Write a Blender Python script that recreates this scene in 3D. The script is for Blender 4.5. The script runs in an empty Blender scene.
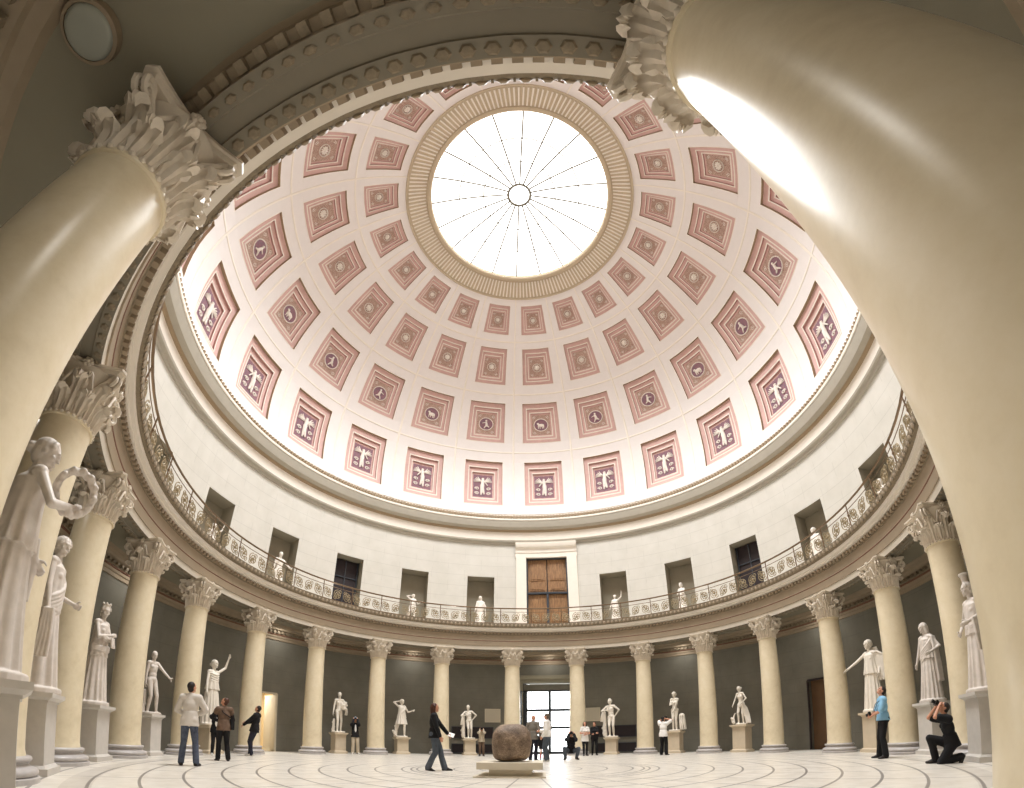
import bpy, math, random
from mathutils import Vector, Matrix
R = math.radians
PI = math.pi
K = 1.12                       # metres per plan unit of the building survey
random.seed(7)
S = bpy.context.scene

# ---------------------------------------------------------------- camera
cam = bpy.data.cameras.new('camera')
co = bpy.data.objects.new('camera', cam)
S.collection.objects.link(co)
S.camera = co
co.location = (0.8226 * K, -9.746 * K, 0.66 * K)
co.rotation_euler = (R(90 + 6.97), 0, R(7.55))
cam.type = 'PANO'
cam.panorama_type = 'FISHEYE_LENS_POLYNOMIAL'
cam.sensor_width = 36
cam.sensor_fit = 'HORIZONTAL'
cam.fisheye_fov = R(320)
cam.fisheye_polynomial_k0 = 0
cam.fisheye_polynomial_k1 = -0.0670275145
cam.fisheye_polynomial_k2 = -0.0006888954
cam.fisheye_polynomial_k3 = 6.0584677e-05
cam.fisheye_polynomial_k4 = -7.5879397e-07
cam.shift_y = 0.3764
cam.shift_x = 0.001
cam.clip_start = 0.02
cam.clip_end = 500

# ---------------------------------------------------------------- world, light, exposure
world = bpy.data.worlds.new('sky')
S.world = world
world.use_nodes = True
world.node_tree.nodes['Background'].inputs[0].default_value = (0.93, 0.97, 1.0, 1)
world.node_tree.nodes['Background'].inputs[1].default_value = 4.0
S.view_settings.view_transform = 'Standard'
S.view_settings.look = 'None'
S.view_settings.gamma = 1
S.view_settings.use_curve_mapping = False
S.view_settings.exposure = 0.86
S.cycles.max_bounces = 7
S.cycles.diffuse_bounces = 6
S.cycles.glossy_bounces = 3
S.cycles.transparent_max_bounces = 8
S.cycles.use_denoising = True
S.cycles.sample_clamp_indirect = 8

SKYLIGHT = 2.0                 # radiance of the skylight glazing
DAYLIGHT = 2300.0              # watts of each of the daylight sources ringing the oculus
DOME_FILL = 58.0                # watts of each spot added to brighten the dome
NLAMP = 10


def lamp(name, kind, loc, energy, size=.2, target=None, color=(1, .95, .88), spot=None, blend=.8):
    l = bpy.data.lights.new(name, kind)
    l.energy = energy
    l.color = color
    if kind == 'AREA':
        l.shape = 'DISK'
        l.size = size
    else:
        l.shadow_soft_size = size
    if spot:
        l.spot_size = R(spot)
        l.spot_blend = blend
    o = bpy.data.objects.new(name, l)
    S.collection.objects.link(o)
    o.location = loc
    if target is not None:
        o.rotation_euler = (Vector(target) - Vector(loc)).to_track_quat('-Z', 'Y').to_euler()
    return o


def ringpos(r, a, z=0):
    a = R(a)
    return Vector((r * math.sin(a) * K, r * math.cos(a) * K, z * K))


# unseen fill spots added behind the railing to brighten the dome
for i in range(NLAMP):
    a = 360 / NLAMP * i + 9
    p = ringpos(9.9, a, 6.55)
    lamp('added_dome_fill', 'SPOT', p, DOME_FILL, .25, ringpos(0, a, 26), (.95, .97, 1), 130, 1)
# daylight entering by the oculus
for i in range(10):
    a = 36 * i
    p = ringpos(3.6, a, 28.2)
    lamp('oculus_daylight', 'SPOT', p, DAYLIGHT, 1.2, p + ringpos(0, a, -8), (.95, .98, 1), 118, 1)
# ambulatory ceiling lights, one per second bay
for i in range(10):
    p = ringpos(10.65, 36 * i, 5.02)
    lamp('ambulatory_light', 'AREA', p, 9, .5, p - Vector((0, 0, 1)), (1, .96, .9))
# gallery light that washes statues and walls from the added dome spots
# ---------------------------------------------------------------- material helpers


class NT:
    def __init__(s, name):
        s.m = bpy.data.materials.new(name)
        s.m.use_nodes = True
        s.t = s.m.node_tree
        s.b = s.t.nodes['Principled BSDF']
        s.tc = None

    def node(s, kind, **kw):
        n = s.t.nodes.new(kind)
        for k, v in kw.items():
            if k.startswith('i_'):
                n.inputs[k[2:].replace('_', ' ')].default_value = v
            else:
                setattr(n, k, v)
        return n

    def link(s, a, b):
        s.t.links.new(a, b)

    def coord(s):
        if not s.tc:
            s.tc = s.node('ShaderNodeTexCoord')
        return s.tc.outputs['Object']

    def math(s, op, a, b=0.0, c=None):
        n = s.node('ShaderNodeMath', operation=op)
        for i, v in enumerate((a, b, c)):
            if v is None:
                continue
            if isinstance(v, (int, float)):
                n.inputs[i].default_value = v
            else:
                s.link(v, n.inputs[i])
        return n.outputs[0]

    def mix(s, f, a, b):
        n = s.node('ShaderNodeMix', data_type='RGBA')
        for i, v in ((0, f), (6, a), (7, b)):
            if isinstance(v, (int, float)):
                n.inputs[i].default_value = v
            elif isinstance(v, tuple):
                n.inputs[i].default_value = (*v, 1)
            else:
                s.link(v, n.inputs[i])
        return n.outputs[2]

    def noise(s, scale, detail=4, rough=.6, vec=None):
        n = s.node('ShaderNodeTexNoise')
        n.inputs['Scale'].default_value = scale
        n.inputs['Detail'].default_value = detail
        n.inputs['Roughness'].default_value = rough
        s.link(vec or s.coord(), n.inputs['Vector'])
        return n.outputs[0]

    def ramp(s, f, stops):
        n = s.node('ShaderNodeValToRGB')
        e = n.color_ramp.elements
        while len(e) < len(stops):
            e.new(.5)
        for i, (p, c) in enumerate(stops):
            e[i].position = p
            e[i].color = (*c, 1)
        s.link(f, n.inputs[0])
        return n.outputs[0]

    def bump(s, h, strength=.3, dist=.02):
        n = s.node('ShaderNodeBump')
        n.inputs['Strength'].default_value = strength
        n.inputs['Distance'].default_value = dist
        s.link(h, n.inputs['Height'])
        s.link(n.outputs[0], s.b.inputs['Normal'])

    def base(s, c):
        if isinstance(c, tuple):
            s.b.inputs['Base Color'].default_value = (*c, 1)
        else:
            s.link(c, s.b.inputs['Base Color'])


def lin(*c):
    return tuple(((x / 255) / 12.92 if x / 255 < .04045 else ((x / 255 + .055) / 1.055) ** 2.4) for x in c)


def mat(name, rgb, rough=.6, var=.0, scale=6, metal=0, spec=.4, bump=0, rgb2=None):
    n = NT(name)
    c = lin(*rgb)
    c2 = lin(*rgb2) if rgb2 else tuple(x * (1 - var) for x in c)
    if var or rgb2:
        f = n.noise(scale, 5, .6)
        n.base(n.ramp(f, [(.3, c2), (.7, c)]))
        if bump:
            n.bump(f, bump, .02)
    else:
        n.base(c)
    n.b.inputs['Roughness'].default_value = rough
    n.b.inputs['Metallic'].default_value = metal
    n.b.inputs['Specular IOR Level'].default_value = spec
    return n.m


M = {}
M['plaster'] = mat('dome_plaster', (224, 218, 214), .8, .04, 2)
M['cream'] = mat('cream_moulding', (232, 224, 212), .7, .05, 3)
M['tan'] = mat('tan_moulding', (160, 140, 112), .7, .2, 30)
M['pink'] = mat('pink_coffer_paint', (208, 172, 164), .8, .12, 3)
M['pinkshade'] = mat('shaded_pink_coffer', (180, 136, 130), .8, .12, 4)  # pink darkened to paint the shade on the coffer step walls
M['ground'] = mat('relief_ground', (112, 94, 108), .8, .25, 8, rgb2=(150, 104, 108))
M['ornament'] = mat('relief_ground_ornament', (204, 182, 164), .8, .4, 22, rgb2=(128, 84, 78))
M['relief'] = mat('relief_stucco', (236, 228, 218), .7, .1, 8)
M['ringwall'] = None
M['marble'] = mat('statue_marble', (233, 224, 210), .45, .1, 5, bump=.05)
M['marble_grey'] = mat('old_statue_marble', (218, 208, 198), .5, .18, 7, bump=.05)
M['capital'] = mat('capital_marble', (222, 210, 192), .5, .16, 6, bump=.05)
M['base_marble'] = mat('grey_base_marble', (188, 182, 178), .3, .15, 9)
M['pedestal'] = mat('pedestal_limestone', (206, 190, 165), .6, .12, 4)
M['pedestal_pale'] = mat('pedestal_pale_marble', (206, 200, 192), .5, .12, 5)
M['entab'] = mat('entablature_stone', (158, 142, 120), .65, .12, 3)
M['entab_light'] = mat('entablature_pale_band', (204, 194, 178), .65, .1, 3)
M['entab_red'] = mat('entablature_red_line', (124, 88, 70), .7, .1, 3)
M['egg'] = mat('leaf_moulding', (144, 130, 108), .7, .3, 20)
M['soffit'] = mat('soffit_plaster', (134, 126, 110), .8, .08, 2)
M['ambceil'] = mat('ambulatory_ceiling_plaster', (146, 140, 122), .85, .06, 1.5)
M['bronze'] = mat('railing_iron', (122, 100, 76), .45, .15, 8, metal=.5)
M['gold'] = mat('railing_gilt', (158, 142, 112), .5, .2, 12, metal=.25)
M['darkwood'] = mat('dark_panel', (42, 32, 34), .6, .2, 8)
M['frame'] = mat('door_frame_steel', (70, 74, 80), .4, .1, 5, metal=.4)
M['white'] = mat('white_board', (206, 198, 180), .6, .03, 3)
M['plinth'] = mat('white_plinth', (216, 206, 186), .6, .05, 3)
M['black'] = mat('black_cloth', (22, 21, 24), .85, .3, 9)
M['navy'] = mat('navy_cloth', (34, 36, 52), .85, .3, 9)
M['skin'] = mat('skin', (205, 150, 122), .5, .08, 9)
M['hair_dark'] = mat('dark_hair', (38, 28, 24), .6, .4, 40)
M['hair_brown'] = mat('brown_hair', (84, 50, 34), .55, .4, 40)
M['hair_grey'] = mat('grey_hair', (110, 96, 84), .6, .4, 40)
M['denim'] = mat('denim', (92, 100, 116), .85, .35, 10, rgb2=(60, 66, 84))
M['greyjeans'] = mat('grey_denim', (86, 94, 104), .85, .3, 10)
M['blazer'] = mat('pale_blazer_cloth', (214, 206, 196), .8, .1, 5)
M['whiteshirt'] = mat('white_shirt_cloth', (236, 232, 226), .8, .06, 5)
M['blueshirt'] = mat('light_blue_shirt_cloth', (140, 190, 222), .8, .1, 5)
M['brownvest'] = mat('brown_vest_cloth', (112, 88, 70), .75, .35, 6)
M['greysweater'] = mat('grey_sweater_cloth', (122, 116, 106), .9, .15, 8)
M['beige'] = mat('beige_trouser_cloth', (186, 172, 150), .85, .12, 8)
M['redcloth'] = mat('red_cloth', (190, 48, 60), .8, .1, 5)
M['shoe'] = mat('dark_leather', (34, 28, 26), .4, .2, 8)
M['shoe_pale'] = mat('pale_sneaker', (196, 192, 184), .6, .1, 8)
M['camera'] = mat('camera_plastic', (20, 20, 22), .35, .1, 8)
M['steel'] = mat('mullion_steel', (150, 146, 136), .5, .05, 5)
M['mullion'] = mat('grey_mullion_paint', (120, 116, 104), .8)
M['lampglass'] = mat('lamp_glass', (170, 172, 160), .35, .04, 5)


def mk_column():
    n = NT('giallo_column_marble')
    f1 = n.noise(1.6, 6, .65)
    f2 = n.noise(9, 5, .7)
    f = n.math('ADD', n.math('MULTIPLY', f1, .65), n.math('MULTIPLY', f2, .35))
    n.base(n.ramp(f, [(.25, lin(210, 194, 162)), (.5, lin(228, 214, 184)), (.75, lin(238, 226, 202))]))
    n.b.inputs['Roughness'].default_value = .3
    n.b.inputs['Specular IOR Level'].default_value = .5
    return n.m


def mk_stone():
    n = NT('brown_granite')
    f1 = n.noise(4, 8, .7)
    f2 = n.noise(60, 3, .7)
    f = n.math('ADD', n.math('MULTIPLY', f1, .5), n.math('MULTIPLY', f2, .5))
    n.base(n.ramp(f, [(.36, lin(62, 50, 40)), (.5, lin(120, 100, 82)), (.64, lin(176, 154, 130))]))
    n.b.inputs['Roughness'].default_value = .6
    n.bump(f1, .6, .04)
    return n.m


def polar(n):
    sx = n.node('ShaderNodeSeparateXYZ')
    n.link(n.coord(), sx.inputs[0])
    x, y, z = sx.outputs
    r = n.math('SQRT', n.math('ADD', n.math('MULTIPLY', x, x), n.math('MULTIPLY', y, y)))
    a = n.math('ARCTAN2', x, y)
    return x, y, z, r, a


def line(n, v, w):
    """1 within w of an integer value of v"""
    f = n.math('FRACT', n.math('ADD', v, 0.5))
    d = n.math('ABSOLUTE', n.math('SUBTRACT', f, .5))
    return n.math('LESS_THAN', d, w)


def mk_floor():
    n = NT('marble_floor')
    x, y, z, r, a = polar(n)
    ru = n.math('DIVIDE', r, .6 * K)
    ring = line(n, ru, .035)
    # radial joints, twice as many outside
    seg1 = n.math('DIVIDE', a, R(9))
    arcw = n.math('DIVIDE', .016, n.math('MAXIMUM', n.math('MULTIPLY', r, R(9)), .05))
    d = n.math('ABSOLUTE', n.math('SUBTRACT', n.math('FRACT', n.math('ADD', seg1, .5)), .5))
    rad = n.math('LESS_THAN', d, arcw)
    # scalloped leaf arcs between the rings
    sc = n.math('MULTIPLY', n.math('SINE', n.math('MULTIPLY', a, 20.0)), .28)
    scal = line(n, n.math('ADD', n.math('MULTIPLY', ru, .5), sc), .014)
    dbl = n.math('LESS_THAN', n.math('ABSOLUTE', n.math('SUBTRACT', r, 2.72 * K)), .10)
    dbl2 = n.math('LESS_THAN', n.math('ABSOLUTE', n.math('SUBTRACT', r, 2.72 * K)), .05)
    dd = n.math('SUBTRACT', dbl, dbl2)
    out = n.math('GREATER_THAN', r, 8.35 * K)
    lines = n.math('MAXIMUM', n.math('MAXIMUM', ring, rad), dd)
    nz = n.noise(3, 6, .6)
    c = n.ramp(nz, [(.3, lin(206, 198, 184)), (.7, lin(226, 220, 210))])
    c = n.mix(n.math('MULTIPLY', lines, .75), c, lin(96, 88, 86))
    band = n.math('MULTIPLY', out, n.math('LESS_THAN', r, 8.7 * K))
    c = n.mix(n.math('MULTIPLY', band, .22), c, lin(120, 110, 104))
    n.base(c)
    n.b.inputs['Roughness'].default_value = .35
    n.b.inputs['Specular IOR Level'].default_value = .45
    return n.m


def mk_blocks(name, c1, c2, h, da, rad, depth=.5, rough=.8):
    """ashlar courses of height h and angular pitch da on a round wall"""
    n = NT(name)
    x, y, z, r, a = polar(n)
    v = n.math('DIVIDE', z, h)
    course = n.math('FLOOR', n.math('ADD', v, .5))
    hl = line(n, v, .012 / h)
    off = n.math('MULTIPLY', n.math('MODULO', course, 2.0), .5)
    vl = line(n, n.math('ADD', n.math('DIVIDE', a, R(da)), off), .009 / (R(da) * rad))
    ln = n.math('MAXIMUM', hl, vl)
    f = n.noise(1.2, 5, .6)
    c = n.ramp(f, [(.3, c2), (.7, c1)])
    c = n.mix(n.math('MULTIPLY', ln, depth), c, tuple(x * .45 for x in c1))
    n.base(c)
    n.b.inputs['Roughness'].default_value = rough
    return n.m


M['column'] = mk_column()
M['stone'] = mk_stone()
M['floor'] = mk_floor()
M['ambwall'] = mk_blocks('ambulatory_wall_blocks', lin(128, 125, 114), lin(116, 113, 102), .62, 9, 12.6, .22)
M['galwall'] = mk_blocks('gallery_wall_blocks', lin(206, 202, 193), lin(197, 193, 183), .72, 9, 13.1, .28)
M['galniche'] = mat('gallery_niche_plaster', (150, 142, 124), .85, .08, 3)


def mk_wood():
    n = NT('door_wood')
    mp = n.node('ShaderNodeMapping')
    mp.inputs['Scale'].default_value = (1, 1, .12)
    n.link(n.coord(), mp.inputs[0])
    f = n.noise(14, 6, .7, mp.outputs[0])
    n.base(n.ramp(f, [(.3, lin(96, 66, 40)), (.55, lin(146, 108, 70)), (.75, lin(178, 140, 98))]))
    n.b.inputs['Roughness'].default_value = .45
    return n.m


M['wood'] = mk_wood()
M['brownleaf'] = mat('brown_door_leaf', (112, 84, 58), .6, .15, 4)


def mk_emit(name, col, st):
    n = NT(name)
    n.b.inputs['Base Color'].default_value = (.8, .8, .8, 1)
    n.b.inputs['Emission Color'].default_value = (*col, 1)
    n.b.inputs['Emission Strength'].default_value = st
    return n.m


M['skyglass'] = mk_emit('backlit_skylight_glass', (1, .99, .97), SKYLIGHT)


def mk_glass():
    m = bpy.data.materials.new('clear_door_glass')
    m.use_nodes = True
    t = m.node_tree
    t.nodes.clear()
    o = t.nodes.new('ShaderNodeOutputMaterial')
    mx = t.nodes.new('ShaderNodeMixShader')
    tr = t.nodes.new('ShaderNodeBsdfTransparent')
    gl = t.nodes.new('ShaderNodeBsdfGlossy')
    gl.inputs['Roughness'].default_value = .03
    fr = t.nodes.new('ShaderNodeFresnel')
    fr.inputs[0].default_value = 1.45
    t.links.new(fr.outputs[0], mx.inputs[0])
    t.links.new(tr.outputs[0], mx.inputs[1])
    t.links.new(gl.outputs[0], mx.inputs[2])
    t.links.new(mx.outputs[0], o.inputs[0])
    return m


M['glass'] = mk_glass()

# ---------------------------------------------------------------- mesh helpers


class MB:
    def __init__(s, k=1.0):
        s.v, s.f, s.m, s.k = [], [], [], k

    def add(s, vs, fs, mi=0, T=None):
        o = len(s.v)
        for p in vs:
            p = Vector(p)
            s.v.append(T @ p if T is not None else p)
        for f in fs:
            s.f.append([i + o for i in f])
            s.m.append(mi)

    def box(s, c, d, mi=0, T=None, taper=1.0):
        x, y, z = d[0] / 2, d[1] / 2, d[2] / 2
        vs = []
        for zz, t in ((-z, 1), (z, taper)):
            for sx, sy in ((-1, -1), (1, -1), (1, 1), (-1, 1)):
                vs.append((c[0] + sx * x * t, c[1] + sy * y * t, c[2] + zz))
        s.add(vs, [(3, 2, 1, 0), (4, 5, 6, 7), (0, 1, 5, 4), (1, 2, 6, 5), (2, 3, 7, 6), (3, 0, 4, 7)], mi, T)

    def grid(s, rows, mi=0, closed_u=False, closed_v=False, T=None, flip=False):
        nu = len(rows[0])
        vs = [p for r in rows for p in r]
        fs = []
        nr = len(rows)
        for i in range(nr if closed_v else nr - 1):
            for j in range(nu if closed_u else nu - 1):
                a, b = i * nu + j, i * nu + (j + 1) % nu
                c, d = ((i + 1) % nr) * nu + (j + 1) % nu, ((i + 1) % nr) * nu + j
                fs.append((d, c, b, a) if flip else (a, b, c, d))
        s.add(vs, fs, mi, T)

    def lathe(s, prof, n=32, mi=0, a0=0, a1=360, c=(0, 0, 0), T=None, flip=False):
        full = abs(a1 - a0 - 360) < 1e-6
        cnt = n if full else n + 1
        rows = []
        for r, z in prof:
            rows.append([(c[0] + r * math.sin(R(a0 + (a1 - a0) * i / n)), c[1] + r * math.cos(R(a0 + (a1 - a0) * i / n)), c[2] + z) for i in range(cnt)])
        s.grid(rows, mi, closed_u=full, T=T, flip=flip)

    def tube(s, path, r, n=6, mi=0, closed=False, T=None, cap=True):
        path = [Vector(p) for p in path]
        rs = r if isinstance(r, (list, tuple)) else [r] * len(path)
        rows = []
        L = len(path)
        prev = None
        for i, p in enumerate(path):
            if closed:
                t = path[(i + 1) % L] - path[i - 1]
            else:
                t = path[min(i + 1, L - 1)] - path[max(i - 1, 0)]
            t.normalize()
            if prev is None:
                u = t.orthogonal().normalized()
            else:
                u = prev - t * prev.dot(t)
                u.normalize()
            prev = u
            w = t.cross(u)
            rows.append([p + (u * math.cos(2 * PI * j / n) + w * math.sin(2 * PI * j / n)) * rs[i] for j in range(n)])
        o = len(s.v)
        s.grid(rows, mi, closed_u=True, closed_v=closed, T=T)
        if cap and not closed:
            s.f.append([o + j for j in range(n)][::-1])
            s.m.append(mi)
            s.f.append([o + (L - 1) * n + j for j in range(n)])
            s.m.append(mi)

    def ell(s, c, r, Mx=None, nu=14, nv=9, mi=0, T=None):
        c = Vector(c)
        vs = []
        for i in range(1, nv):
            th = PI * i / nv
            for j in range(nu):
                ph = 2 * PI * j / nu
                p = Vector((r[0] * math.sin(th) * math.cos(ph), r[1] * math.sin(th) * math.sin(ph), r[2] * math.cos(th)))
                vs.append(c + (Mx @ p if Mx is not None else p))
        top = Vector((0, 0, r[2]))
        vs.append(c + (Mx @ top if Mx is not None else top))
        vs.append(c - (Mx @ top if Mx is not None else top))
        fs = []
        for i in range(nv - 2):
            for j in range(nu):
                fs.append((i * nu + j, (i + 1) * nu + j, (i + 1) * nu + (j + 1) % nu, i * nu + (j + 1) % nu))
        t, b = len(vs) - 2, len(vs) - 1
        for j in range(nu):
            fs.append((t, j, (j + 1) % nu))
            fs.append((b, (nv - 2) * nu + (j + 1) % nu, (nv - 2) * nu + j))
        s.add(vs, fs, mi, T)

    def cone(s, p0, r0, p1, r1, n=12, mi=0, T=None):
        """round cone: capsule with two radii"""
        p0, p1 = Vector(p0), Vector(p1)
        d = p1 - p0
        L = d.length
        if L < 1e-6:
            s.ell(p0, (r0, r0, r0), mi=mi, T=T)
            return
        d.normalize()
        path, rs = [], []
        for k in (1, .92, .7, .38):
            path.append(p0 - d * r0 * k)
            rs.append(max(r0 * math.sqrt(max(1 - k * k, 0)), r0 * .08))
        path.append(p0)
        rs.append(r0)
        path.append(p1)
        rs.append(r1)
        for k in (.38, .7, .92, 1):
            path.append(p1 + d * r1 * k)
            rs.append(max(r1 * math.sqrt(max(1 - k * k, 0)), r1 * .08))
        s.tube(path, rs, n, mi, T=T)

    def mesh(s, name, mats, sharp=35, smooth=True):
        me = bpy.data.meshes.new(name)
        me.from_pydata([tuple(p * s.k) for p in s.v], [], s.f)
        for m in (mats if isinstance(mats, (list, tuple)) else [mats]):
            me.materials.append(M[m] if isinstance(m, str) else m)
        me.polygons.foreach_set('material_index', s.m)
        if smooth:
            me.polygons.foreach_set('use_smooth', [True] * len(s.f))
            me.update()
            if sharp:
                me.set_sharp_from_angle(angle=R(sharp))
        me.update()
        return me


def link(name, me, parent=None, loc=None, rotz=None):
    o = bpy.data.objects.new(name, me)
    S.collection.objects.link(o)
    if parent is not None:
        o.parent = parent
    if loc is not None:
        o.location = loc
    if rotz is not None:
        o.rotation_euler = (0, 0, rotz)
    return o


def tag(o, label=None, cat=None, group=None, kind=None):
    if label:
        o['label'] = label
    if cat:
        o['category'] = cat
    if group:
        o['group'] = group
    if kind:
        o['kind'] = kind
    return o


def struct(name, mb, mats, parent=None, sharp=35):
    o = link(name, mb.mesh(name, mats, sharp), parent)
    if parent is None:
        o['kind'] = 'structure'
    return o


def thing(name, label, cat, loc=(0, 0, 0), rotz=0, group=None):
    o = link(name, None)
    o.location = loc
    o.rotation_euler = (0, 0, rotz)
    return tag(o, label, cat, group)


def copy_tree(o, parent=None):
    c = o.copy()
    S.collection.objects.link(c)
    if parent is not None:
        c.parent = parent
    for ch in list(o.children):
        copy_tree(ch, c)
    return c


def face_centre(a):
    return PI - R(a)


# ================================================================ SETTING
RC, RW, RG = 9.5, 11.3, 11.7
ZCAP, ZLIP = 4.905, 6.12
SPH_R, SPH_Z = 12.11, 17.24
PHI0, PHI_OC = -16.8, 66.9

mb = MB(K)
mb.lathe([(0.001, 0), (3, 0), (6, 0), (9, 0), (12.6, 0)], 96, flip=True)
mb.lathe([(12.6, 0), (12.6, -.3), (0.001, -.3)], 96, flip=True)
struct('floor', mb, 'floor')


def ring_wall(name, r, z0, z1, openings, mats, depth=.45, back=None, step=3.0, curved_back=True):
    """round wall seen from inside; openings (a0,a1,zb,zt,depth,has_back)"""
    mb = MB(K)
    angs = set()
    n = int(360 / step)
    for i in range(n + 1):
        angs.add(round(-180 + i * step, 4))
    for o in openings:
        angs.add(round(o[0], 4))
        angs.add(round(o[1], 4))
        for a in list(angs):
            pass
    angs = sorted(angs)
    zs = sorted({z0, z1} | {o[2] for o in openings} | {o[3] for o in openings})

    def P(a, z, rr=r):
        return (rr * math.sin(R(a)), rr * math.cos(R(a)), z)
    for a, b in zip(angs[:-1], angs[1:]):
        am = (a + b) / 2
        for c, d in zip(zs[:-1], zs[1:]):
            zm = (c + d) / 2
            if any(o[0] < am < o[1] and o[2] < zm < o[3] for o in openings):
                continue
            mb.add([P(a, c), P(b, c), P(b, d), P(a, d)], [(0, 1, 2, 3)])
    for o in openings:
        a0, a1, zb, zt, dep, hb = o
        R2 = r + dep
        aa = [a0] + [a for a in angs if a0 < a < a1] + [a1]
        for a in (a0, a1):
            mb.add([P(a, zb), P(a, zt), P(a, zt, R2), P(a, zb, R2)], [(0, 1, 2, 3)], 1)
        for a, b in zip(aa[:-1], aa[1:]):
            mb.add([P(a, zt), P(b, zt), P(b, zt, R2), P(a, zt, R2)], [(0, 1, 2, 3)], 1)
            mb.add([P(a, zb), P(b, zb), P(b, zb, R2), P(a, zb, R2)], [(3, 2, 1, 0)], 1)
            if hb:
                mb.add([P(a, zb, R2), P(b, zb, R2), P(b, zt, R2), P(a, zt, R2)], [(0, 1, 2, 3)], 2)
    # outer skin so the wall is solid
    mb.lathe([(r + .9, z0), (r + .9, z1)], 60, 1) if False else None
    return struct(name, mb, mats, sharp=30)


FD = (-6.9, 6.9)      # front door
LD = (-76.0, -70.4)   # open side door
RD = (66.3, 72.4)     # closed side door
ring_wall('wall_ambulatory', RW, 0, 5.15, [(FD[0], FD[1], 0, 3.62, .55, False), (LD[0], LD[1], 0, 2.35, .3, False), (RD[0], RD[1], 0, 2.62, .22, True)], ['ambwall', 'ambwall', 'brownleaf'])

# gallery wall with niches every 18 degrees
ops = []
for k in range(1, 10):
    for s_ in (-1, 1):
        a = 18 * k * s_
        ops.append((a - 3.65, a + 3.65, 6.1, 9.6, .75, True))
ops.append((-5.6, 5.6, 6.1, 10.82, .35, False))
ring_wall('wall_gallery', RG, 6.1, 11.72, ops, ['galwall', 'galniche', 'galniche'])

# ambulatory ceiling
mb = MB(K)
mb.lathe([(9.88, 5.12), (11.3, 5.12)], 120)
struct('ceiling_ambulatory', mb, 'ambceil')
# cornice round the outer ambulatory wall
mb = MB(K)
mb.lathe([(11.3, 4.55), (11.26, 4.56), (11.25, 4.66), (11.22, 4.67), (11.2, 4.74)], 120, 0)
mb.lathe([(11.2, 4.74), (11.17, 4.76), (11.17, 4.79)], 120, 1)
mb.lathe([(11.17, 4.79), (11.15, 4.80), (11.15, 4.90)], 120, 2)
mb.lathe([(11.15, 4.90), (11.02, 4.94), (11.0, 5.0), (10.9, 5.04), (10.86, 5.12)], 120, 0)
for i in range(360):
    a = i
    T = Matrix.Rotation(-R(a), 4, 'Z')
    mb.box((0, 11.1, 4.86), (.09, .09, .07), 2, T)
struct('trim_ambulatory_cornice', mb, ['entab', 'entab_red', 'egg'])
# cross beams of the ambulatory ceiling run from each column to the wall

# entablature ring over the columns
mb = MB(K)
mb.lathe([(9.95, 5.12), (9.9, 5.10), (9.88, 5.02), (9.8, 5.0), (9.78, 4.905)], 160, 0)
mb.lathe([(9.78, 4.905), (9.66, 4.905), (9.65, 4.93), (9.510, 4.93), (9.500, 4.905), (9.370, 4.905)], 160, 5)
for i in range(360):
    T = Matrix.Rotation(-2 * PI * i / 360, 4, 'Z')
    mb.box((0, 9.84, 4.985), (.075, .09, .07), 3, T)
    mb.ell((0, 9.71, 4.9), (.055, .035, .02), nu=6, nv=4, mi=3, T=T)
    mb.ell((0, 9.43, 4.9), (.06, .05, .022), nu=6, nv=4, mi=3, T=T)
mb.lathe([(9.370, 4.905), (9.370, 5.08)], 160, 1)
mb.lathe([(9.370, 5.08), (9.345, 5.085), (9.345, 5.27), (9.345, 5.275), (9.345, 5.31)], 160, 0)
mb.lathe([(9.345, 5.31), (9.335, 5.32), (9.335, 5.34)], 160, 2)
mb.lathe([(9.335, 5.34), (9.350, 5.36), (9.350, 5.62)], 160, 0)
mb.lathe([(9.350, 5.62), (9.330, 5.63), (9.330, 5.75)], 160, 3)
mb.lathe([(9.330, 5.75), (9.230, 5.78), (9.230, 5.82)], 160, 4)
mb.lathe([(9.230, 5.82), (9.150, 5.84), (9.150, 5.93)], 160, 4)
mb.lathe([(9.150, 5.93), (9.130, 5.94), (9.100, 5.97), (9.070, 6.05), (9.060, 6.12)], 160, 3)
mb.lathe([(9.060, 6.12), (9.130, 6.13), (9.310, 6.13), (11.7, 6.13), (12.5, 6.13)], 160, 4)
nd = 360
for i in range(nd):
    T = Matrix.Rotation(-2 * PI * i / nd, 4, 'Z')
    mb.box((0, 9.29, 5.69), (.09, .08, .09), 0, T)
# leaf-and-dart relief on the lip
for i in range(300):
    T = Matrix.Rotation(-2 * PI * (i + .5) / 300, 4, 'Z')
    mb.ell((0, 9.075, 6.03), (.062, .03, .075), nu=6, nv=4, mi=0, T=T)
    mb.box((.093, 9.08, 6.03), (.022, .03, .13), 3, T)
struct('trim_entablature', mb, ['entab', 'entab_light', 'entab_red', 'egg', 'cream', 'soffit'])

# upper cornice under the dome
mb = MB(K)
mb.lathe([(11.7, 11.66), (11.62, 11.68), (11.6, 11.78), (11.52, 11.82), (11.5, 11.9)], 160, 0)
mb.lathe([(11.5, 11.9), (11.66, 11.93), (11.66, 12.0)], 160, 1)
mb.lathe([(11.66, 12.0), (11.66, 12.52)], 160, 2)
mb.lathe([(11.66, 12.52), (11.6, 12.54), (11.56, 12.64)], 160, 1)
mb.lathe([(11.56, 12.64), (11.42, 12.68), (11.36, 12.72), (11.3, 12.95), (11.27, 13.12)], 160, 0)
mb.lathe([(11.27, 13.12), (11.24, 13.14), (11.24, 13.24), (11.3, 13.26)], 160, 2)
mb.lathe([(11.3, 13.26), (11.4, 13.3), (11.4, 13.52)], 160, 1)
mb.lathe([(11.4, 13.52), (11.5, 13.56), (11.62, 13.68), (11.62, 13.76)], 160, 2)
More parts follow.
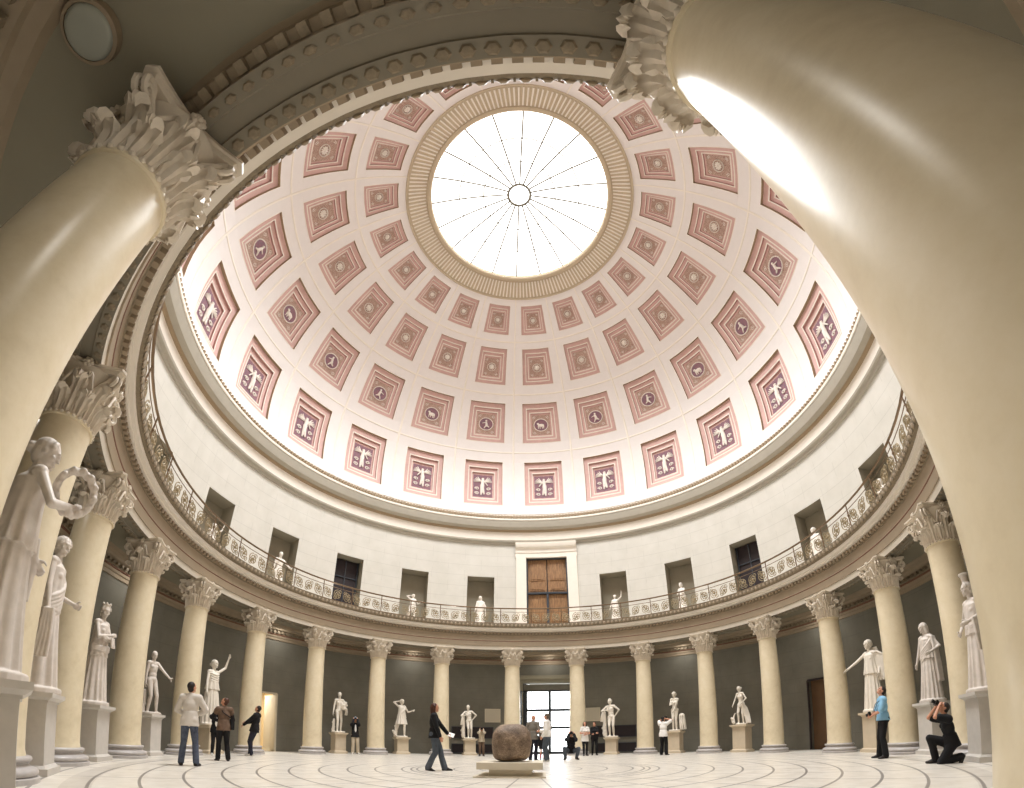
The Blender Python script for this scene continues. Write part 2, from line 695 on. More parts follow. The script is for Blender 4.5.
for i in range(400):
    T = Matrix.Rotation(-2 * PI * i / 400, 4, 'Z')
    mb.box((0, 11.36, 13.42), (.085, .09, .16), 1, T)
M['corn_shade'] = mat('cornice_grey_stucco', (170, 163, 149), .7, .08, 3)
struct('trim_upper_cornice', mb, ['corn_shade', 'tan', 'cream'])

# ---------------------------------------------------------------- dome with coffers
ROWS = [(-13.0, 4.2, 5.65), (11.6, 25.7, 6.0), (32.2, 44.2, 5.7), (48.9, 58.0, 5.9)]


def SP(a, ph, d=0.0):
    rr = SPH_R + d
    return Vector((rr * math.cos(R(ph)) * math.sin(R(a)), rr * math.cos(R(ph)) * math.cos(R(a)), SPH_Z + rr * math.sin(R(ph))))


mb = MB(K)
bands = [PHI0]
for p0, p1, w in ROWS:
    bands += [p0, p1]
bands.append(60.0)
for bi in range(len(bands) - 1):
    p0, p1 = bands[bi], bands[bi + 1]
    ns = max(1, round((p1 - p0) / 3.5))
    coff = bi % 2 == 1
    for i in range(20):
        a = 18 * i
        if coff:
            w = ROWS[bi // 2][2]
            segs = [(a + w, a + 18 - w, 2)]
        else:
            segs = [(a - 9, a + 9, 6)]
        for a0, a1, na in segs:
            rows = [[SP(a0 + (a1 - a0) * j / na, p0 + (p1 - p0) * k / ns) for j in range(na + 1)] for k in range(ns + 1)]
            mb.grid(rows, 0)
# shallow raised fillets running between the coffers
for i in range(20):
    a = 18 * i + 9
    rows = []
    for k in range(25):
        ph = PHI0 + (60 - PHI0) * k / 24
        wd = .32 + .0 * k
        rows.append([SP(a - wd, ph), SP(a - wd * .8, ph, -.02), SP(a + wd * .8, ph, -.02), SP(a + wd, ph)])
    mb.grid(rows, 1)
for ph in (7.9, 28.9, 46.5):
    rows = [[SP(3 * j, ph - .3) for j in range(120)], [SP(3 * j, ph - .22, -.02) for j in range(120)], [SP(3 * j, ph + .22, -.02) for j in range(120)], [SP(3 * j, ph + .3) for j in range(120)]]
    mb.grid(rows, 1, closed_u=True)
dome = struct('ceiling_dome', mb, ['plaster', 'cream'], sharp=60)

mb = MB(K)
mb.lathe([((SPH_R + 1.1) * math.cos(R(ph)), SPH_Z + (SPH_R + 1.1) * math.sin(R(ph))) for ph in range(-20, 66, 5)] + [(5.2, SPH_Z + 12.1)], 60)
struct('light_leak_shell', mb, 'tan', dome)  # unseen backing added to stop sky light leaking through the coffer gaps
RINGS = [(1.03, -.0, 4), (1.0, -.03, 4), (1.0, .20, 2), (.80, .20, 0), (.77, .17, 1), (.75, .20, 1), (.75, .36, 3), (.62, .36, 0), (.59, .33, 1), (.57, .36, 1), (.57, .50, 3), (.49, .50, 0)]  # tan and darker pink step walls carry recess shade in their colour


def coffer_mesh(row):
    p0, p1, w = ROWS[row]
    pc, hp = (p0 + p1) / 2, (p1 - p0) / 2
    sc = [.62, .6, .55, .5][row]
    mb = MB(K)

    def ring(sf, d):
        pts = []
        n = 5
        cor = [(-1, -1), (1, -1), (1, 1), (-1, 1)]
        for i in range(4):
            x0, y0 = cor[i]
            x1, y1 = cor[(i + 1) % 4]
            for j in range(n):
                t = j / n
                pts.append(SP((x0 + (x1 - x0) * t) * w * sf, pc + (y0 + (y1 - y0) * t) * hp * sf, d * sc))
        return pts
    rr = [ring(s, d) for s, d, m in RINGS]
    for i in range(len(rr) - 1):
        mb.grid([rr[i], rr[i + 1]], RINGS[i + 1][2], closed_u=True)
    return mb.mesh('coffer', ['pink', 'cream', 'tan', 'pinkshade', 'cream'], 25)


def relief_mesh(row, var):
    """panel in local x (right), y (up), z (towards the room)"""
    p0, p1, w = ROWS[row]
    pc, hp = (p0 + p1) / 2, (p1 - p0) / 2
    sc = [.62, .6, .55, .5][row]
    d = .50 * sc
    T0 = None
    X = (SP(.01, pc, d) - SP(-.01, pc, d)).normalized()
    N = -(SP(0, pc) - Vector((0, 0, SPH_Z))).normalized()
    Y = N.cross(X)
    c = SP(0, pc, d - .005)
    hx = SPH_R * math.cos(R(pc)) * R(w) * .495
    hy = (SPH_R + d) * R(hp) * .495
    T = Matrix(((X.x, Y.x, N.x, c.x), (X.y, Y.y, N.y, c.y), (X.z, Y.z, N.z, c.z), (0, 0, 0, 1)))
    mb = MB(K)
    # curved backing
    rows = [[SP(w * .5 * (i / 2 - 1), pc + hp * .5 * (j / 2 - 1), d) for i in range(5)] for j in range(5)]
    mb.grid(rows, 0 if row in (0,) else 1)
    rng = random.Random(row * 10 + var)
    if row == 0:
        T = T @ Matrix.Diagonal((1.35, 1.22, 1.1, 1))
        hx, hy = hx / 1.35, hy / 1.22
        # winged figure with raised wings above scrolls
        sx = rng.choice((-1, 1))
        b = .05
        mb.ell((0, hy * .62, .04), (.07, .085, .07), mi=2, T=T, nu=8, nv=6)
        mb.cone((0, hy * .45, b), .085, (.02 * sx, hy * .05, b), .075, 8, 2, T)
        mb.cone((.02 * sx, hy * .05, b), .10, (0.04 * sx, -hy * .45, b), .08, 8, 2, T)
        mb.cone((.02 * sx, -hy * .1, b), .08, (-.06 * sx, -hy * .72, b), .04, 8, 2, T)
        mb.cone((.05 * sx, -hy * .4, b), .07, (.07 * sx, -hy * .8, b), .035, 8, 2, T)
        mb.cone((.07, hy * .42, b), .035, (.22, hy * (.25 + .2 * sx), b), .025, 6, 2, T)
        mb.cone((-.07, hy * .42, b), .035, (-.22, hy * (.25 - .2 * sx), b), .025, 6, 2, T)
        for s in (-1, 1):
            for k in range(5):
                an = .5 + k * .28
                mb.cone((s * .08, hy * .4, .03), .03, (s * (.10 + .42 * math.sin(an)) * hx / .55, hy * .4 + .34 * math.cos(an), .03), .022, 6, 2, T)
            for q in range(2):
                cx, cy = s * hx * .62, -hy * (.25 + q * .42)
                pts = []
                for k in range(11):
                    an = k * .75
                    r_ = hx * .24 * (1 - k / 14)
                    pts.append((cx + r_ * math.cos(an) * s, cy + r_ * math.sin(an), .03))
                mb.tube(pts, .026, 5, 2, T=T)
    else:
        rad = min(hx, hy) * (.74 if row == 1 else .56)
        prof = [(rad * .98, 0), (rad * 1.02, .05), (rad * 1.1, .05), (rad * 1.12, 0)]
        mb.lathe(prof, 28, 2, T=T)
        for k in range(20):
            an = 2 * PI * k / 20
            mb.ell((rad * 1.06 * math.cos(an), rad * 1.06 * math.sin(an), .05), (.035 * sc, .035 * sc, .03), nu=5, nv=4, mi=2, T=T)
        if row == 1:
            mb.lathe([(0.001, .015), (rad, .015)], 24, 3, T=T)
            s = 1 if var % 2 else -1
            if var % 3 == 0:
                mb.ell((0, -rad * .1, .04), (rad * .5, rad * .28, .06), mi=2, T=T)
                mb.ell((s * rad * .45, rad * .2, .04), (rad * .2, rad * .16, .05), mi=2, T=T)
                for q in (-.4, -.15, .2, .4):
                    mb.cone((q * rad, -rad * .2, .03), .04, (q * rad, -rad * .6, .03), .025, 6, 2, T)
            else:
                mb.cone((0, rad * .25, .04), rad * .16, (s * rad * .1, -rad * .25, .04), rad * .2, 8, 2, T)
                mb.ell((0, rad * .55, .04), (rad * .15, rad * .17, .05), mi=2, T=T)
                mb.cone((s * rad * .1, -rad * .3, .04), rad * .13, (s * rad * .45, -rad * .5, .04), rad * .08, 8, 2, T)
                mb.cone((0, -rad * .3, .04), rad * .12, (-s * rad * .25, -rad * .75, .04), rad * .07, 8, 2, T)
                mb.cone((0, rad * .3, .04), rad * .08, (-s * rad * .55, rad * .1, .04), rad * .05, 8, 2, T)
        else:
            for k in range(10):
                an = 2 * PI * k / 10
                mb.cone((0, 0, .05), rad * .1, (rad * .62 * math.cos(an), rad * .62 * math.sin(an), .03), rad * .14, 6, 2, T)
            mb.ell((0, 0, .07), (rad * .24, rad * .24, .05), mi=2, T=T, nu=8, nv=5)
        for cx in (-1, 1):
            for cy in (-1, 1):
                for q in (0, 1):
                    u, v = (.82, .35) if q else (.35, .82)
                    if row == 1 and False:
                        continue
                    pts = []
                    for k in range(8):
                        an = k * .8
                        r_ = hx * .15 * (1 - k / 10)
                        pts.append((cx * (hx * .8 + (r_ * math.cos(an)) - hx * .1 * (1 - q)), cy * (hy * .8 + r_ * math.sin(an) - hy * .1 * q), .02))
                    mb.tube(pts, .02 * sc, 4, 2, T=T, cap=False)
    return mb.mesh('relief_panel', ['ground', 'ornament', 'relief', 'ground'], 50)


for row in range(4):
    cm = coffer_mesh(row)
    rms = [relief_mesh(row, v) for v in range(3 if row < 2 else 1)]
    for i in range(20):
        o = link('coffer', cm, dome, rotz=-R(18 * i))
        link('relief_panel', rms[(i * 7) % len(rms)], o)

# ribbed ring round the oculus
mb = MB(K)
prof = [(-.0, 60.0), (-.06, 60.05), (-.06, 60.35), (0, 60.45), (.04, 60.6), (.04, 65.6), (-.02, 65.7), (-.05, 66.0), (-.05, 66.6), (0, 66.9)]
rows = [[SP(1.5 * j, ph, d) for j in range(240)] for d, ph in prof]
mb.grid(rows, 0, closed_u=True)
r0 = SPH_R * math.cos(R(66.9))
z0 = SPH_Z + SPH_R * math.sin(R(66.9))
mb.lathe([(r0, z0), (r0 + .02, z0 + .3), (r0 + .25, z0 + .32)], 120, 0)
for i in range(170):
    a = 360 / 170 * i
    w0 = .42
    rows = [[SP(a - w0, ph, .045), SP(a - w0 * .7, ph, -.03), SP(a + w0 * .7, ph, -.03), SP(a + w0, ph, .045)] for ph in (60.8, 63.1, 65.4)]
    mb.grid(rows, 1)
M['ring_tan'] = mat('oculus_ring_paint', (192, 176, 150), .7, .1, 6)
struct('trim_oculus_ring', mb, ['ring_tan', 'cream'])

# skylight
mb = MB(K)
zs0 = z0 + .28
mb.lathe([(.62, zs0 + 1.25), (2.0, zs0 + .95), (3.4, zs0 + .55), (4.9, zs0)], 60, 0)
mb.lathe([(.001, zs0 + 1.35), (.62, zs0 + 1.25)], 30, 0)
w1 = struct('window_1', mb, 'skyglass')
mb = MB(K)
for i in range(20):
    a = R(18 * i + 9)
    mb.tube([(r_ * math.sin(a), r_ * math.cos(a), z_ - .06) for r_, z_ in ((.62, zs0 + 1.25), (2.0, zs0 + .95), (3.4, zs0 + .55), (4.85, zs0 + .02))], .045, 5)
for r_, z_, t in ((.62, zs0 + 1.25, .07), (2.0, zs0 + .95, .03), (3.3, zs0 + .58, .03)):
    mb.tube([(r_ * math.sin(2 * PI * k / 60), r_ * math.cos(2 * PI * k / 60), z_ - .06) for k in range(60)], t, 6, closed=True)
struct('window_frame', mb, 'mullion', w1)

# ---------------------------------------------------------------- doors
# front glazed door
mb = MB(K)
hw = 1.34
y0 = RW * math.cos(R(6.9)) + .30
for s in (-1, 1):
    mb.box((s * (hw - .05), y0, 1.8), (.2, .14, 3.62))
    mb.box((s * (hw - .16), y0, 1.6), (.05, .1, 3.2))
mb.box((0, y0, 3.42), (2 * hw, .16, .3), 1)
mb.box((0, y0, 3.24), (2 * hw, .14, .08))
mb.box((0, y0, 1.62), (.14, .12, 3.2))
mb.box((0, y0, .06), (2 * hw, .12, .12))
for z in (2.25, 1.35):
    mb.box((0, y0, z), (2 * hw, .1, .13))
mb.box((0, y0, 1.72), (2 * hw, .06, .04))
d1 = struct('door_1', mb, ['frame', 'ambwall'])
mb = MB(K)
mb.box((0, y0 + .02, 1.65), (2 * hw - .3, .015, 3.1))
struct('glass_pane', mb, 'glass', d1)
for s in (-1, 1):
    mb = MB(K)
    mb.tube([(s * .1, y0 - .06, 1.0), (s * .1, y0 - .12, 1.05), (s * .1, y0 - .12, 1.45), (s * .1, y0 - .06, 1.5)], .018, 6)
    struct('door_handle', mb, 'steel', d1)
# open leaf swung inwards at the left of the front door
mb = MB(K)
T = Matrix.Translation((-(hw + .02), y0 - .02, 0)) @ Matrix.Rotation(R(-96), 4, 'Z')
for x in (.05, .55):
    mb.box((x, 0, 1.6), (.08, .06, 3.2), 0, T)
for z in (.06, 1.0, 1.9, 2.6, 3.16):
    mb.box((.3, 0, z), (.5, .06, .08), 0, T)
struct('door_leaf', mb, 'frame', d1)

# door surround moulding
mb = MB(K)
for s in (-1, 1):
    a = s * 7.35
    T = Matrix.Rotation(-R(a), 4, 'Z')
    mb.box((0, RW - .03, 1.9), (.2, .1, 3.8), 0, T)
rows = []
for a in range(-8, 9):
    rows.append([(rr * math.sin(R(a)), rr * math.cos(R(a)), z) for rr, z in ((RW, 3.62), (RW - .1, 3.62), (RW - .1, 3.78), (RW - .16, 3.82), (RW - .16, 3.98), (RW, 4.02))])
mb.grid(rows, 0)
struct('trim_front_door', mb, 'ambceil')

# outdoors seen through the glass: pale paving and a pale facade
mb = MB(K)
mb.box((0, 25, -.12), (24, 24, .1))
M['paving'] = mat('outdoor_paving', (226, 224, 218), .7, .06, 1)
struct('floor_forecourt', mb, 'paving')

# gallery wooden door
mb = MB(K)
for s in (-1, 1):
    T = Matrix.Rotation(-R(s * 7.05), 4, 'Z')
    mb.box((0, RG - .05, 8.6), (.55, .16, 4.95), 0, T)
    T = Matrix.Rotation(-R(s * 8.2), 4, 'Z')
    mb.box((0, RG - .03, 8.6), (.1, .22, 4.95), 0, T)
rows = []
for i in range(17):
    a = -8.6 + 17.2 * i / 16
    rows.append([(rr * math.sin(R(a)), rr * math.cos(R(a)), z) for rr, z in ((RG, 10.82), (RG - .13, 10.82), (RG - .13, 11.1), (RG - .17, 11.12), (RG - .17, 11.36), (RG - .3, 11.44), (RG - .36, 11.6), (RG - .36, 11.7), (RG, 11.72))])
mb.grid(rows, 0)
struct('trim_gallery_door', mb, 'cream', sharp=25)
d2mb = MB(K)
yd = RG * math.cos(R(5.6)) + .12
hw2 = 1.12
for s in (-1, 1):
    d2mb.box((s * hw2, yd, 8.5), (.09, .14, 4.8))
d2mb.box((0, yd, 8.68), (2 * hw2, .12, .1))
d2mb.box((0, yd, 7.4), (.12, .12, 2.5))
d2mb.box((0, yd, 10.8), (2 * hw2, .12, .08))
d2 = struct('door_2', d2mb, 'frame')
mb = MB(K)
mb.box((0, yd + .2, 8.5), (2.7, .06, 4.95))
struct('door_panel', mb, 'darkwood', d2)
for s in (-1, 1):
    for zb, zt in ((6.15, 8.62), (8.74, 10.78)):
        mb = MB(K)
        cx = s * hw2 / 2
        mb.box((cx, yd + .12, (zb + zt) / 2), (hw2 - .06, .06, zt - zb))
        hgt = zt - zb
        for f0, f1 in ((.06, .3), (.36, .9)):
            za, zc = zb + hgt * f0, zb + hgt * f1
            mb.box((cx, yd + .08, (za + zc) / 2), (hw2 - .3, .05, zc - za), 0)
            mb.box((cx, yd + .05, (za + zc) / 2), (hw2 - .46, .03, (zc - za) - .16), 0)
        struct('door_leaf', mb, 'wood', d2)

# closed side door on the right, leaf is the niche back; frame and handle
mb = MB(K)


def arc_frame(mb, a0, a1, zt, r, w=.07, t=.05):
    for a in (a0, a1):
        T = Matrix.Rotation(-R(a), 4, 'Z')
        mb.box((0, r - t / 2, zt / 2), (w, t, zt), 0, T)
    rows = []
    for i in range(9):
        a = a0 + (a1 - a0) * i / 8
        rows.append([(rr * math.sin(R(a)), rr * math.cos(R(a)), z) for rr, z in ((r, zt - w / 2), (r - t, zt - w / 2), (r - t, zt + w / 2), (r, zt + w / 2))])
    mb.grid(rows, 0)


arc_frame(mb, RD[0], RD[1], 2.62, RW)
d3 = struct('door_3', mb, 'darkwood')
mb = MB(K)
am = RD[1] - .6
mb.tube([(rr * math.sin(R(am)), rr * math.cos(R(am)), 1.05) for rr in (RW + .2, RW + .1)] + [((RW + .1) * math.sin(R(am - .4)), (RW + .1) * math.cos(R(am - .4)), 1.05)], .015, 6)
struct('door_handle', mb, 'steel', d3)

# open side door on the left: frame, swung leaf, lit passage behind
mb = MB(K)
arc_frame(mb, LD[0], LD[1], 2.35, RW)
d4 = struct('door_4', mb, 'white')
mb = MB(K)
ah = LD[1]
T = Matrix.Translation(((RW + .02) * math.sin(R(ah)), (RW + .02) * math.cos(R(ah)), 0)) @ Matrix.Rotation(R(180 - 20), 4, 'Z')
mb.box((.5, 0, 1.17), (.95, .05, 2.3), 0, T)
struct('door_leaf', mb, 'white', d4)
mb = MB(K)
T = Matrix.Rotation(-R(-73.2), 4, 'Z')
for c, d in (((0, RW + 2.3, 1.4), (3, .1, 2.8)), ((-1.3, RW + 1.3, 1.4), (.1, 2.1, 2.8)), ((1.3, RW + 1.3, 1.4), (.1, 2.1, 2.8)), ((0, RW + 1.3, 2.8), (3, 2.1, .1)), ((0, RW + 1.3, -.06), (3, 2.1, .1))):
    mb.box(c, d, 0, T)
M['passage'] = mat('passage_plaster', (238, 222, 190), .8, .03, 2)
struct('wall_passage', mb, 'passage')
p = Matrix.Rotation(-R(-73.2), 4, 'Z') @ Vector((0, RW + 1.1, 2.6)) * K
lamp('passage_light', 'AREA', p, 28, .6, p - Vector((0, 0, 1)), (1, .93, .8))

# dark glazed doors in two gallery niches
n_ = 5
for a in (-54, 54):
    mb = MB(K)
    T = Matrix.Rotation(-R(a), 4, 'Z')
    mb.box((0, RG + .55, 7.8), (1.42, .05, 3.5), 0, T)
    mb.box((0, RG + .5, 8.62), (1.42, .06, .05), 1, T)
    mb.box((0, RG + .5, 7.8), (.05, .06, 3.5), 1, T)
    for s in (-1, 1):
        mb.box((s * .68, RG + .5, 7.8), (.06, .08, 3.5), 1, T)
    struct('door_%d' % n_, mb, ['darkwood', 'frame'])
    n_ += 1

# ================================================================ COLUMNS


def column_meshes():
    # base: round plinth, torus, scotia, torus
    mb = MB(K)
    prof = [(.001, 0), (.56, 0), (.56, .055), (.545, .065)]
    for k in range(7):
        t = -PI / 2 + PI * k / 6
        prof.append((.50 + .045 * math.cos(t), .11 + .045 * math.sin(t)))
    prof += [(.47, .165), (.445, .18), (.435, .2), (.445, .215)]
    for k in range(7):
        t = -PI / 2 + PI * k / 6
        prof.append((.44 + .03 * math.cos(t), .25 + .03 * math.sin(t)))
    prof += [(.40, .285), (.385, .30), (.37, .3)]
    mb.lathe(prof, 40, flip=True)
    base = mb.mesh('base', 'base_marble', 40)
    mb = MB(K)
    prof = []
    zt = 4.10
    for k in range(15):
        t = k / 14
        z = .285 + (zt - .285) * t
        r = .385 - .052 * t ** 1.6
        if k == 0:
            prof.append((.40, z))
            prof.append((.395, z + .03))
            z += .07
        prof.append((r, z))
    prof += [(.335, zt - .0), (.352, zt + .01), (.358, zt + .03), (.352, zt + .05), (.33, zt + .06)]
    mb.lathe(prof, 48, flip=True)
    shaft = mb.mesh('shaft', 'column', 40)
    # capital
    mb = MB(K)
    zc = 4.15
    bell = [(.325, 0), (.325, .12), (.33, .3), (.35, .46), (.40, .58), (.455, .645), (.46, .67), (.3, .67)]
    mb.lathe([(r, zc + z) for r, z in bell], 32, flip=True)
    # rope of beads at the neck
    for k in range(30):
        a = 2 * PI * k / 30
        mb.ell((.352 * math.sin(a), .352 * math.cos(a), zc - .01), (.03, .03, .022), nu=6, nv=4)

    def leaf(ang, h, w, out, zb=0.0, rb=.33):
        cl = [(0, 0), (.02, .25), (.035, .5), (.06, .74), (.11, .92), (.16, 1.0), (.21, .97), (.225, .88), (.205, .80)]
        wd = [.75, .86, 1.0, .98, .92, .78, .62, .42, .2]
        nu = 13
        front, back = [], []
        for i, ((dr, zz), ww) in enumerate(zip(cl, wd)):
            rf, rk = [], []
            for j in range(nu):
                u = j / (nu - 1) * 2 - 1
                lob = 1 - .16 * (i % 2) * (abs(u) > .6)
                rip = .014 * math.cos(u * PI * 3.0)
                rr = rb + dr * out / .2 + rip - .05 * u * u * (1 if i < 4 else .3) + .012
                zz2 = zz * h - (.05 * h * abs(u) ** 2 if i > 3 else 0)
                aa = ang + ww * w * u * lob / rb
                rf.append((rr * math.sin(aa), rr * math.cos(aa), zc + zb + zz2))
                rk.append(((rr - .028) * math.sin(aa), (rr - .028) * math.cos(aa), zc + zb + zz2 - (.012 if i > 4 else 0)))
            front.append(rf)
            back.append(rk)
        mb.grid(front)
        mb.grid(back, flip=True)
        for e in (0, nu - 1):
            mb.grid([[r[e] for r in front], [r[e] for r in back]], flip=(e == 0))
        mb.grid([front[-1], back[-1]])
    for k in range(8):
        leaf(2 * PI * k / 8 + PI / 8, .30, .105, .16)
    for k in range(8):
        leaf(2 * PI * k / 8, .50, .10, .19, rb=.335)
    # volutes at the four corners, smaller scrolls at the sides
    for k in range(4):
        a = PI / 4 + k * PI / 2
        for s in (-1, 1):
            pts, rs = [], []
            for i in range(26):
                t = i / 25
                if t < .4:
                    q = t / .4
                    ro = .36 + .19 * q ** 1.5
                    zz = .36 + .24 * q ** .8
                    rad = .03
                else:
                    q = (t - .4) / .6
                    an = PI * .85 - q * PI * 3.2
                    sp = .082 * (1 - .75 * q)
                    ro = .565 + sp * math.cos(an) - .01
                    zz = .565 + sp * math.sin(an)
                    rad = .03 - .012 * q
                off = s * (.035 + .07 * (1 - min(t / .4, 1)))
                x, y = ro * math.sin(a) + off * math.cos(a), ro * math.cos(a) - off * math.sin(a)
                pts.append((x, y, zc + zz))
                rs.append(rad)
            mb.tube(pts, rs, 6)
        b = k * PI / 2
        for s in (-1, 1):
            pts = []
            for i in range(18):
                t = i / 17
                if t < .4:
                    q = t / .4
                    xx, zz = s * (.19 - .07 * q), .34 + .2 * q
                else:
                    q = (t - .4) / .6
                    an = q * PI * 2.6
                    sp = .05 * (1 - .7 * q)
                    xx = s * (.07 + sp * math.cos(an))
                    zz = .545 + sp * math.sin(an)
                yy = .41 + .03 * t
                pts.append((xx * math.cos(b) + yy * math.sin(b), -xx * math.sin(b) + yy * math.cos(b), zc + zz))
            mb.tube(pts, .02, 5)
        # fleuron
        c = Vector((.46 * math.sin(b), .46 * math.cos(b), zc + .70))
        for i in range(6):
            an = 2 * PI * i / 6
            o = Vector((math.cos(b), -math.sin(b), 0)) * math.cos(an) * .045 + Vector((0, 0, 1)) * math.sin(an) * .045
            mb.ell(c + o, (.03, .03, .03), nu=6, nv=4)
        mb.ell(c + Vector((math.sin(b), math.cos(b), 0)) * .02, (.03, .03, .03), nu=6, nv=4)
    cap = mb.mesh('capital', 'capital', 50)
    mb = MB(K)
    # abacus with concave sides
    out = []
    for k in range(4):
        a0 = PI / 4 + k * PI / 2
        tip = .655
        cn = .045
        p1 = Vector((tip * math.sin(a0) + cn * math.cos(a0), tip * math.cos(a0) - cn * math.sin(a0)))
        a1 = a0 + PI / 2
        p2 = Vector((tip * math.sin(a1) - cn * math.cos(a1), tip * math.cos(a1) + cn * math.sin(a1)))
        for i in range(9):
            t = i / 8
            p = p1.lerp(p2, t)
            m_ = Vector((math.sin((a0 + a1) / 2), math.cos((a0 + a1) / 2)))
            p = p - m_ * .075 * math.sin(PI * t)
            out.append(p)
    lv = [(.90, .665), (.93, .69), (.94, .715), (1.0, .72), (1.0, .755), (.97, .755)]
    rows = [[(p.x * f, p.y * f, zc + z) for p in out] for f, z in lv]
    rows = [[(0, 0, zc + .66)] * len(out)] + rows + [[(0, 0, zc + .755)] * len(out)]
    mb.grid(rows, closed_u=True, flip=True)
    aba = mb.mesh('abacus', 'capital', 50)
    return base, shaft, cap, aba


BASE, SHAFT, CAP, ABACUS = column_meshes()
ordn = ['first', 'second', 'third', 'fourth', 'fifth', 'sixth', 'seventh', 'eighth', 'ninth']
LA = [-10, -30, -48.5, -66.5, -84, -101.5, -117, -133.5, -149.5]
RA = [8.3, 27.5, 45.5, 63.5, 81, 97.5, 114, 129.5, 149.5]
cols = [(a, 9.5, 'cream marble Corinthian column, %s to the left of the glass doorway' % ordn[i]) for i, a in enumerate(LA)]
cols += [(a, 9.5, 'cream marble Corinthian column, %s to the right of the glass doorway' % ordn[i]) for i, a in enumerate(RA)]
cols += [(-168.6, 9.72, 'huge near marble column with leafy capital at left edge under the round lamp'),
         (168.2, 9.62, 'nearest pale marble column filling the right edge')]
for a, r, lab in cols:
    t = thing('column', lab, 'column', ringpos(r, a), -R(a), 'Corinthian columns round the rotunda')
    link('base', BASE, t)
    link('shaft', SHAFT, t)
    link('abacus', ABACUS, link('capital', CAP, t))

# ambulatory ceiling lamp
p = ringpos(10.65, -169.6, 5.12)
t = thing('ceiling_lamp', 'round flush ceiling lamp above the nearest left capital', 'lamp', p)
mb = MB()
mb.lathe([(.001, -.005), (.23, -.005), (.23, -.09), (.2, -.10)], 40)
link('rim', mb.mesh('rim', 'entab'), t)
mb = MB()
mb.lathe([(.2, -.07), (.195, -.10), (.16, -.115), (.1, -.12), (.001, -.122)], 40)
link('lamp_glass', mb.mesh('lamp_glass', 'lampglass', 60), t)

# ================================================================ RAILING
rt = thing('balcony_railing', 'bronze scrollwork railing running round the gallery edge above the columns', 'railing', ringpos(0, 0, 6.13))
RR = 9.22
HR = .80
mb = MB(K)
for z, rad in ((HR, .032), (.06, .016), (.62, .012)):
    mb.tube([(RR * math.sin(2 * PI * k / 120), RR * math.cos(2 * PI * k / 120), z) for k in range(120)], rad, 6, closed=True)
link('handrail', mb.mesh('handrail', 'bronze'), rt)
mb = MB(K)
mb.tube([(0, RR, 0), (0, RR, HR)], .02, 6)
mb.ell((0, RR, HR * .55), (.035, .035, .05), nu=8, nv=5)
mb.cone((0, RR, .02), .04, (0, RR, .05), .02, 8)
post = mb.mesh('post', 'bronze')
mb = MB(K)


def spiral(cx, cz, r0_, turns, s, ph, thick=.016, a_mid=0):
    pts = []
    n = int(14 * turns)
    for i in range(n + 1):
        t = i / n
        an = ph + s * 2 * PI * turns * t
        rr_ = r0_ * (1 - .78 * t)
        x, z = cx + rr_ * math.cos(an), cz + rr_ * math.sin(an)
        aa = x / RR
        pts.append((RR * math.sin(aa), RR * math.cos(aa), z))
    mb.tube(pts, thick, 5)


pw = 2 * PI * RR / 40
for i in range(3):
    cx = -pw / 2 + pw * (i + .5) / 3
    s = 1 if i % 2 else -1
    spiral(cx, .34, .205, 1.9, s, PI / 2 * s)
    spiral(cx + .12, .34 + .13 * s, .09, 1.3, -s, PI, .013)
    spiral(cx - .12, .34 - .13 * s, .09, 1.3, -s, 0, .013)
    aa = cx / RR
    mb.ell((RR * math.sin(aa), RR * math.cos(aa), .34), (.055, .04, .055), nu=8, nv=5)
    for q in range(6):
        an = q * PI / 3
        xx = (cx + .11 * math.cos(an)) / RR
        mb.ell((RR * math.sin(xx), RR * math.cos(xx), .34 + .11 * math.sin(an)), (.032, .02, .032), nu=6, nv=4)
panel = mb.mesh('scroll_panel', 'gold')
for i in range(40):
    link('post', post, rt, rotz=-R(9 * i + 4.5))
    link('scroll_panel', panel, rt, rotz=-R(9 * i))

# ================================================================ FIGURES


def remesh(mb, name, mats, voxel=.012, smooth=2, k=1.0):
    me = mb.mesh(name + '_raw', mats, None)
    o = bpy.data.objects.new(name + '_tmp', me)
    S.collection.objects.link(o)
    md = o.modifiers.new('r', 'REMESH')
    md.mode = 'VOXEL'
    md.voxel_size = voxel
    if smooth:
        sm = o.modifiers.new('s', 'SMOOTH')
        sm.factor = .5
        sm.iterations = smooth
    dg = bpy.context.evaluated_depsgraph_get()
    out = bpy.data.meshes.new_from_object(o.evaluated_get(dg))
    out.name = name
    bpy.data.objects.remove(o)
    bpy.data.meshes.remove(me)
    out.transform(Matrix.Scale(k, 4))
    out.polygons.foreach_set('use_smooth', [True] * len(out.polygons))
    out.materials.clear()
    for m in (mats if isinstance(mats, (list, tuple)) else [mats]):
        out.materials.append(M[m])
    out.update()
    return out


def V(*a):
    return Vector(a)


def ik(a, t, l1, l2, hint):
    d = t - a
    L = min(d.length, (l1 + l2) * .999)
    d.normalize()
    t = a + d * L
    x = (l1 * l1 - l2 * l2 + L * L) / (2 * L)
    h = math.sqrt(max(l1 * l1 - x * x, 0))
    n = Vector(hint) - d * Vector(hint).dot(d)
    n = n.normalized() if n.length > 1e-5 else d.orthogonal().normalized()
    return a + d * x + n * h, t


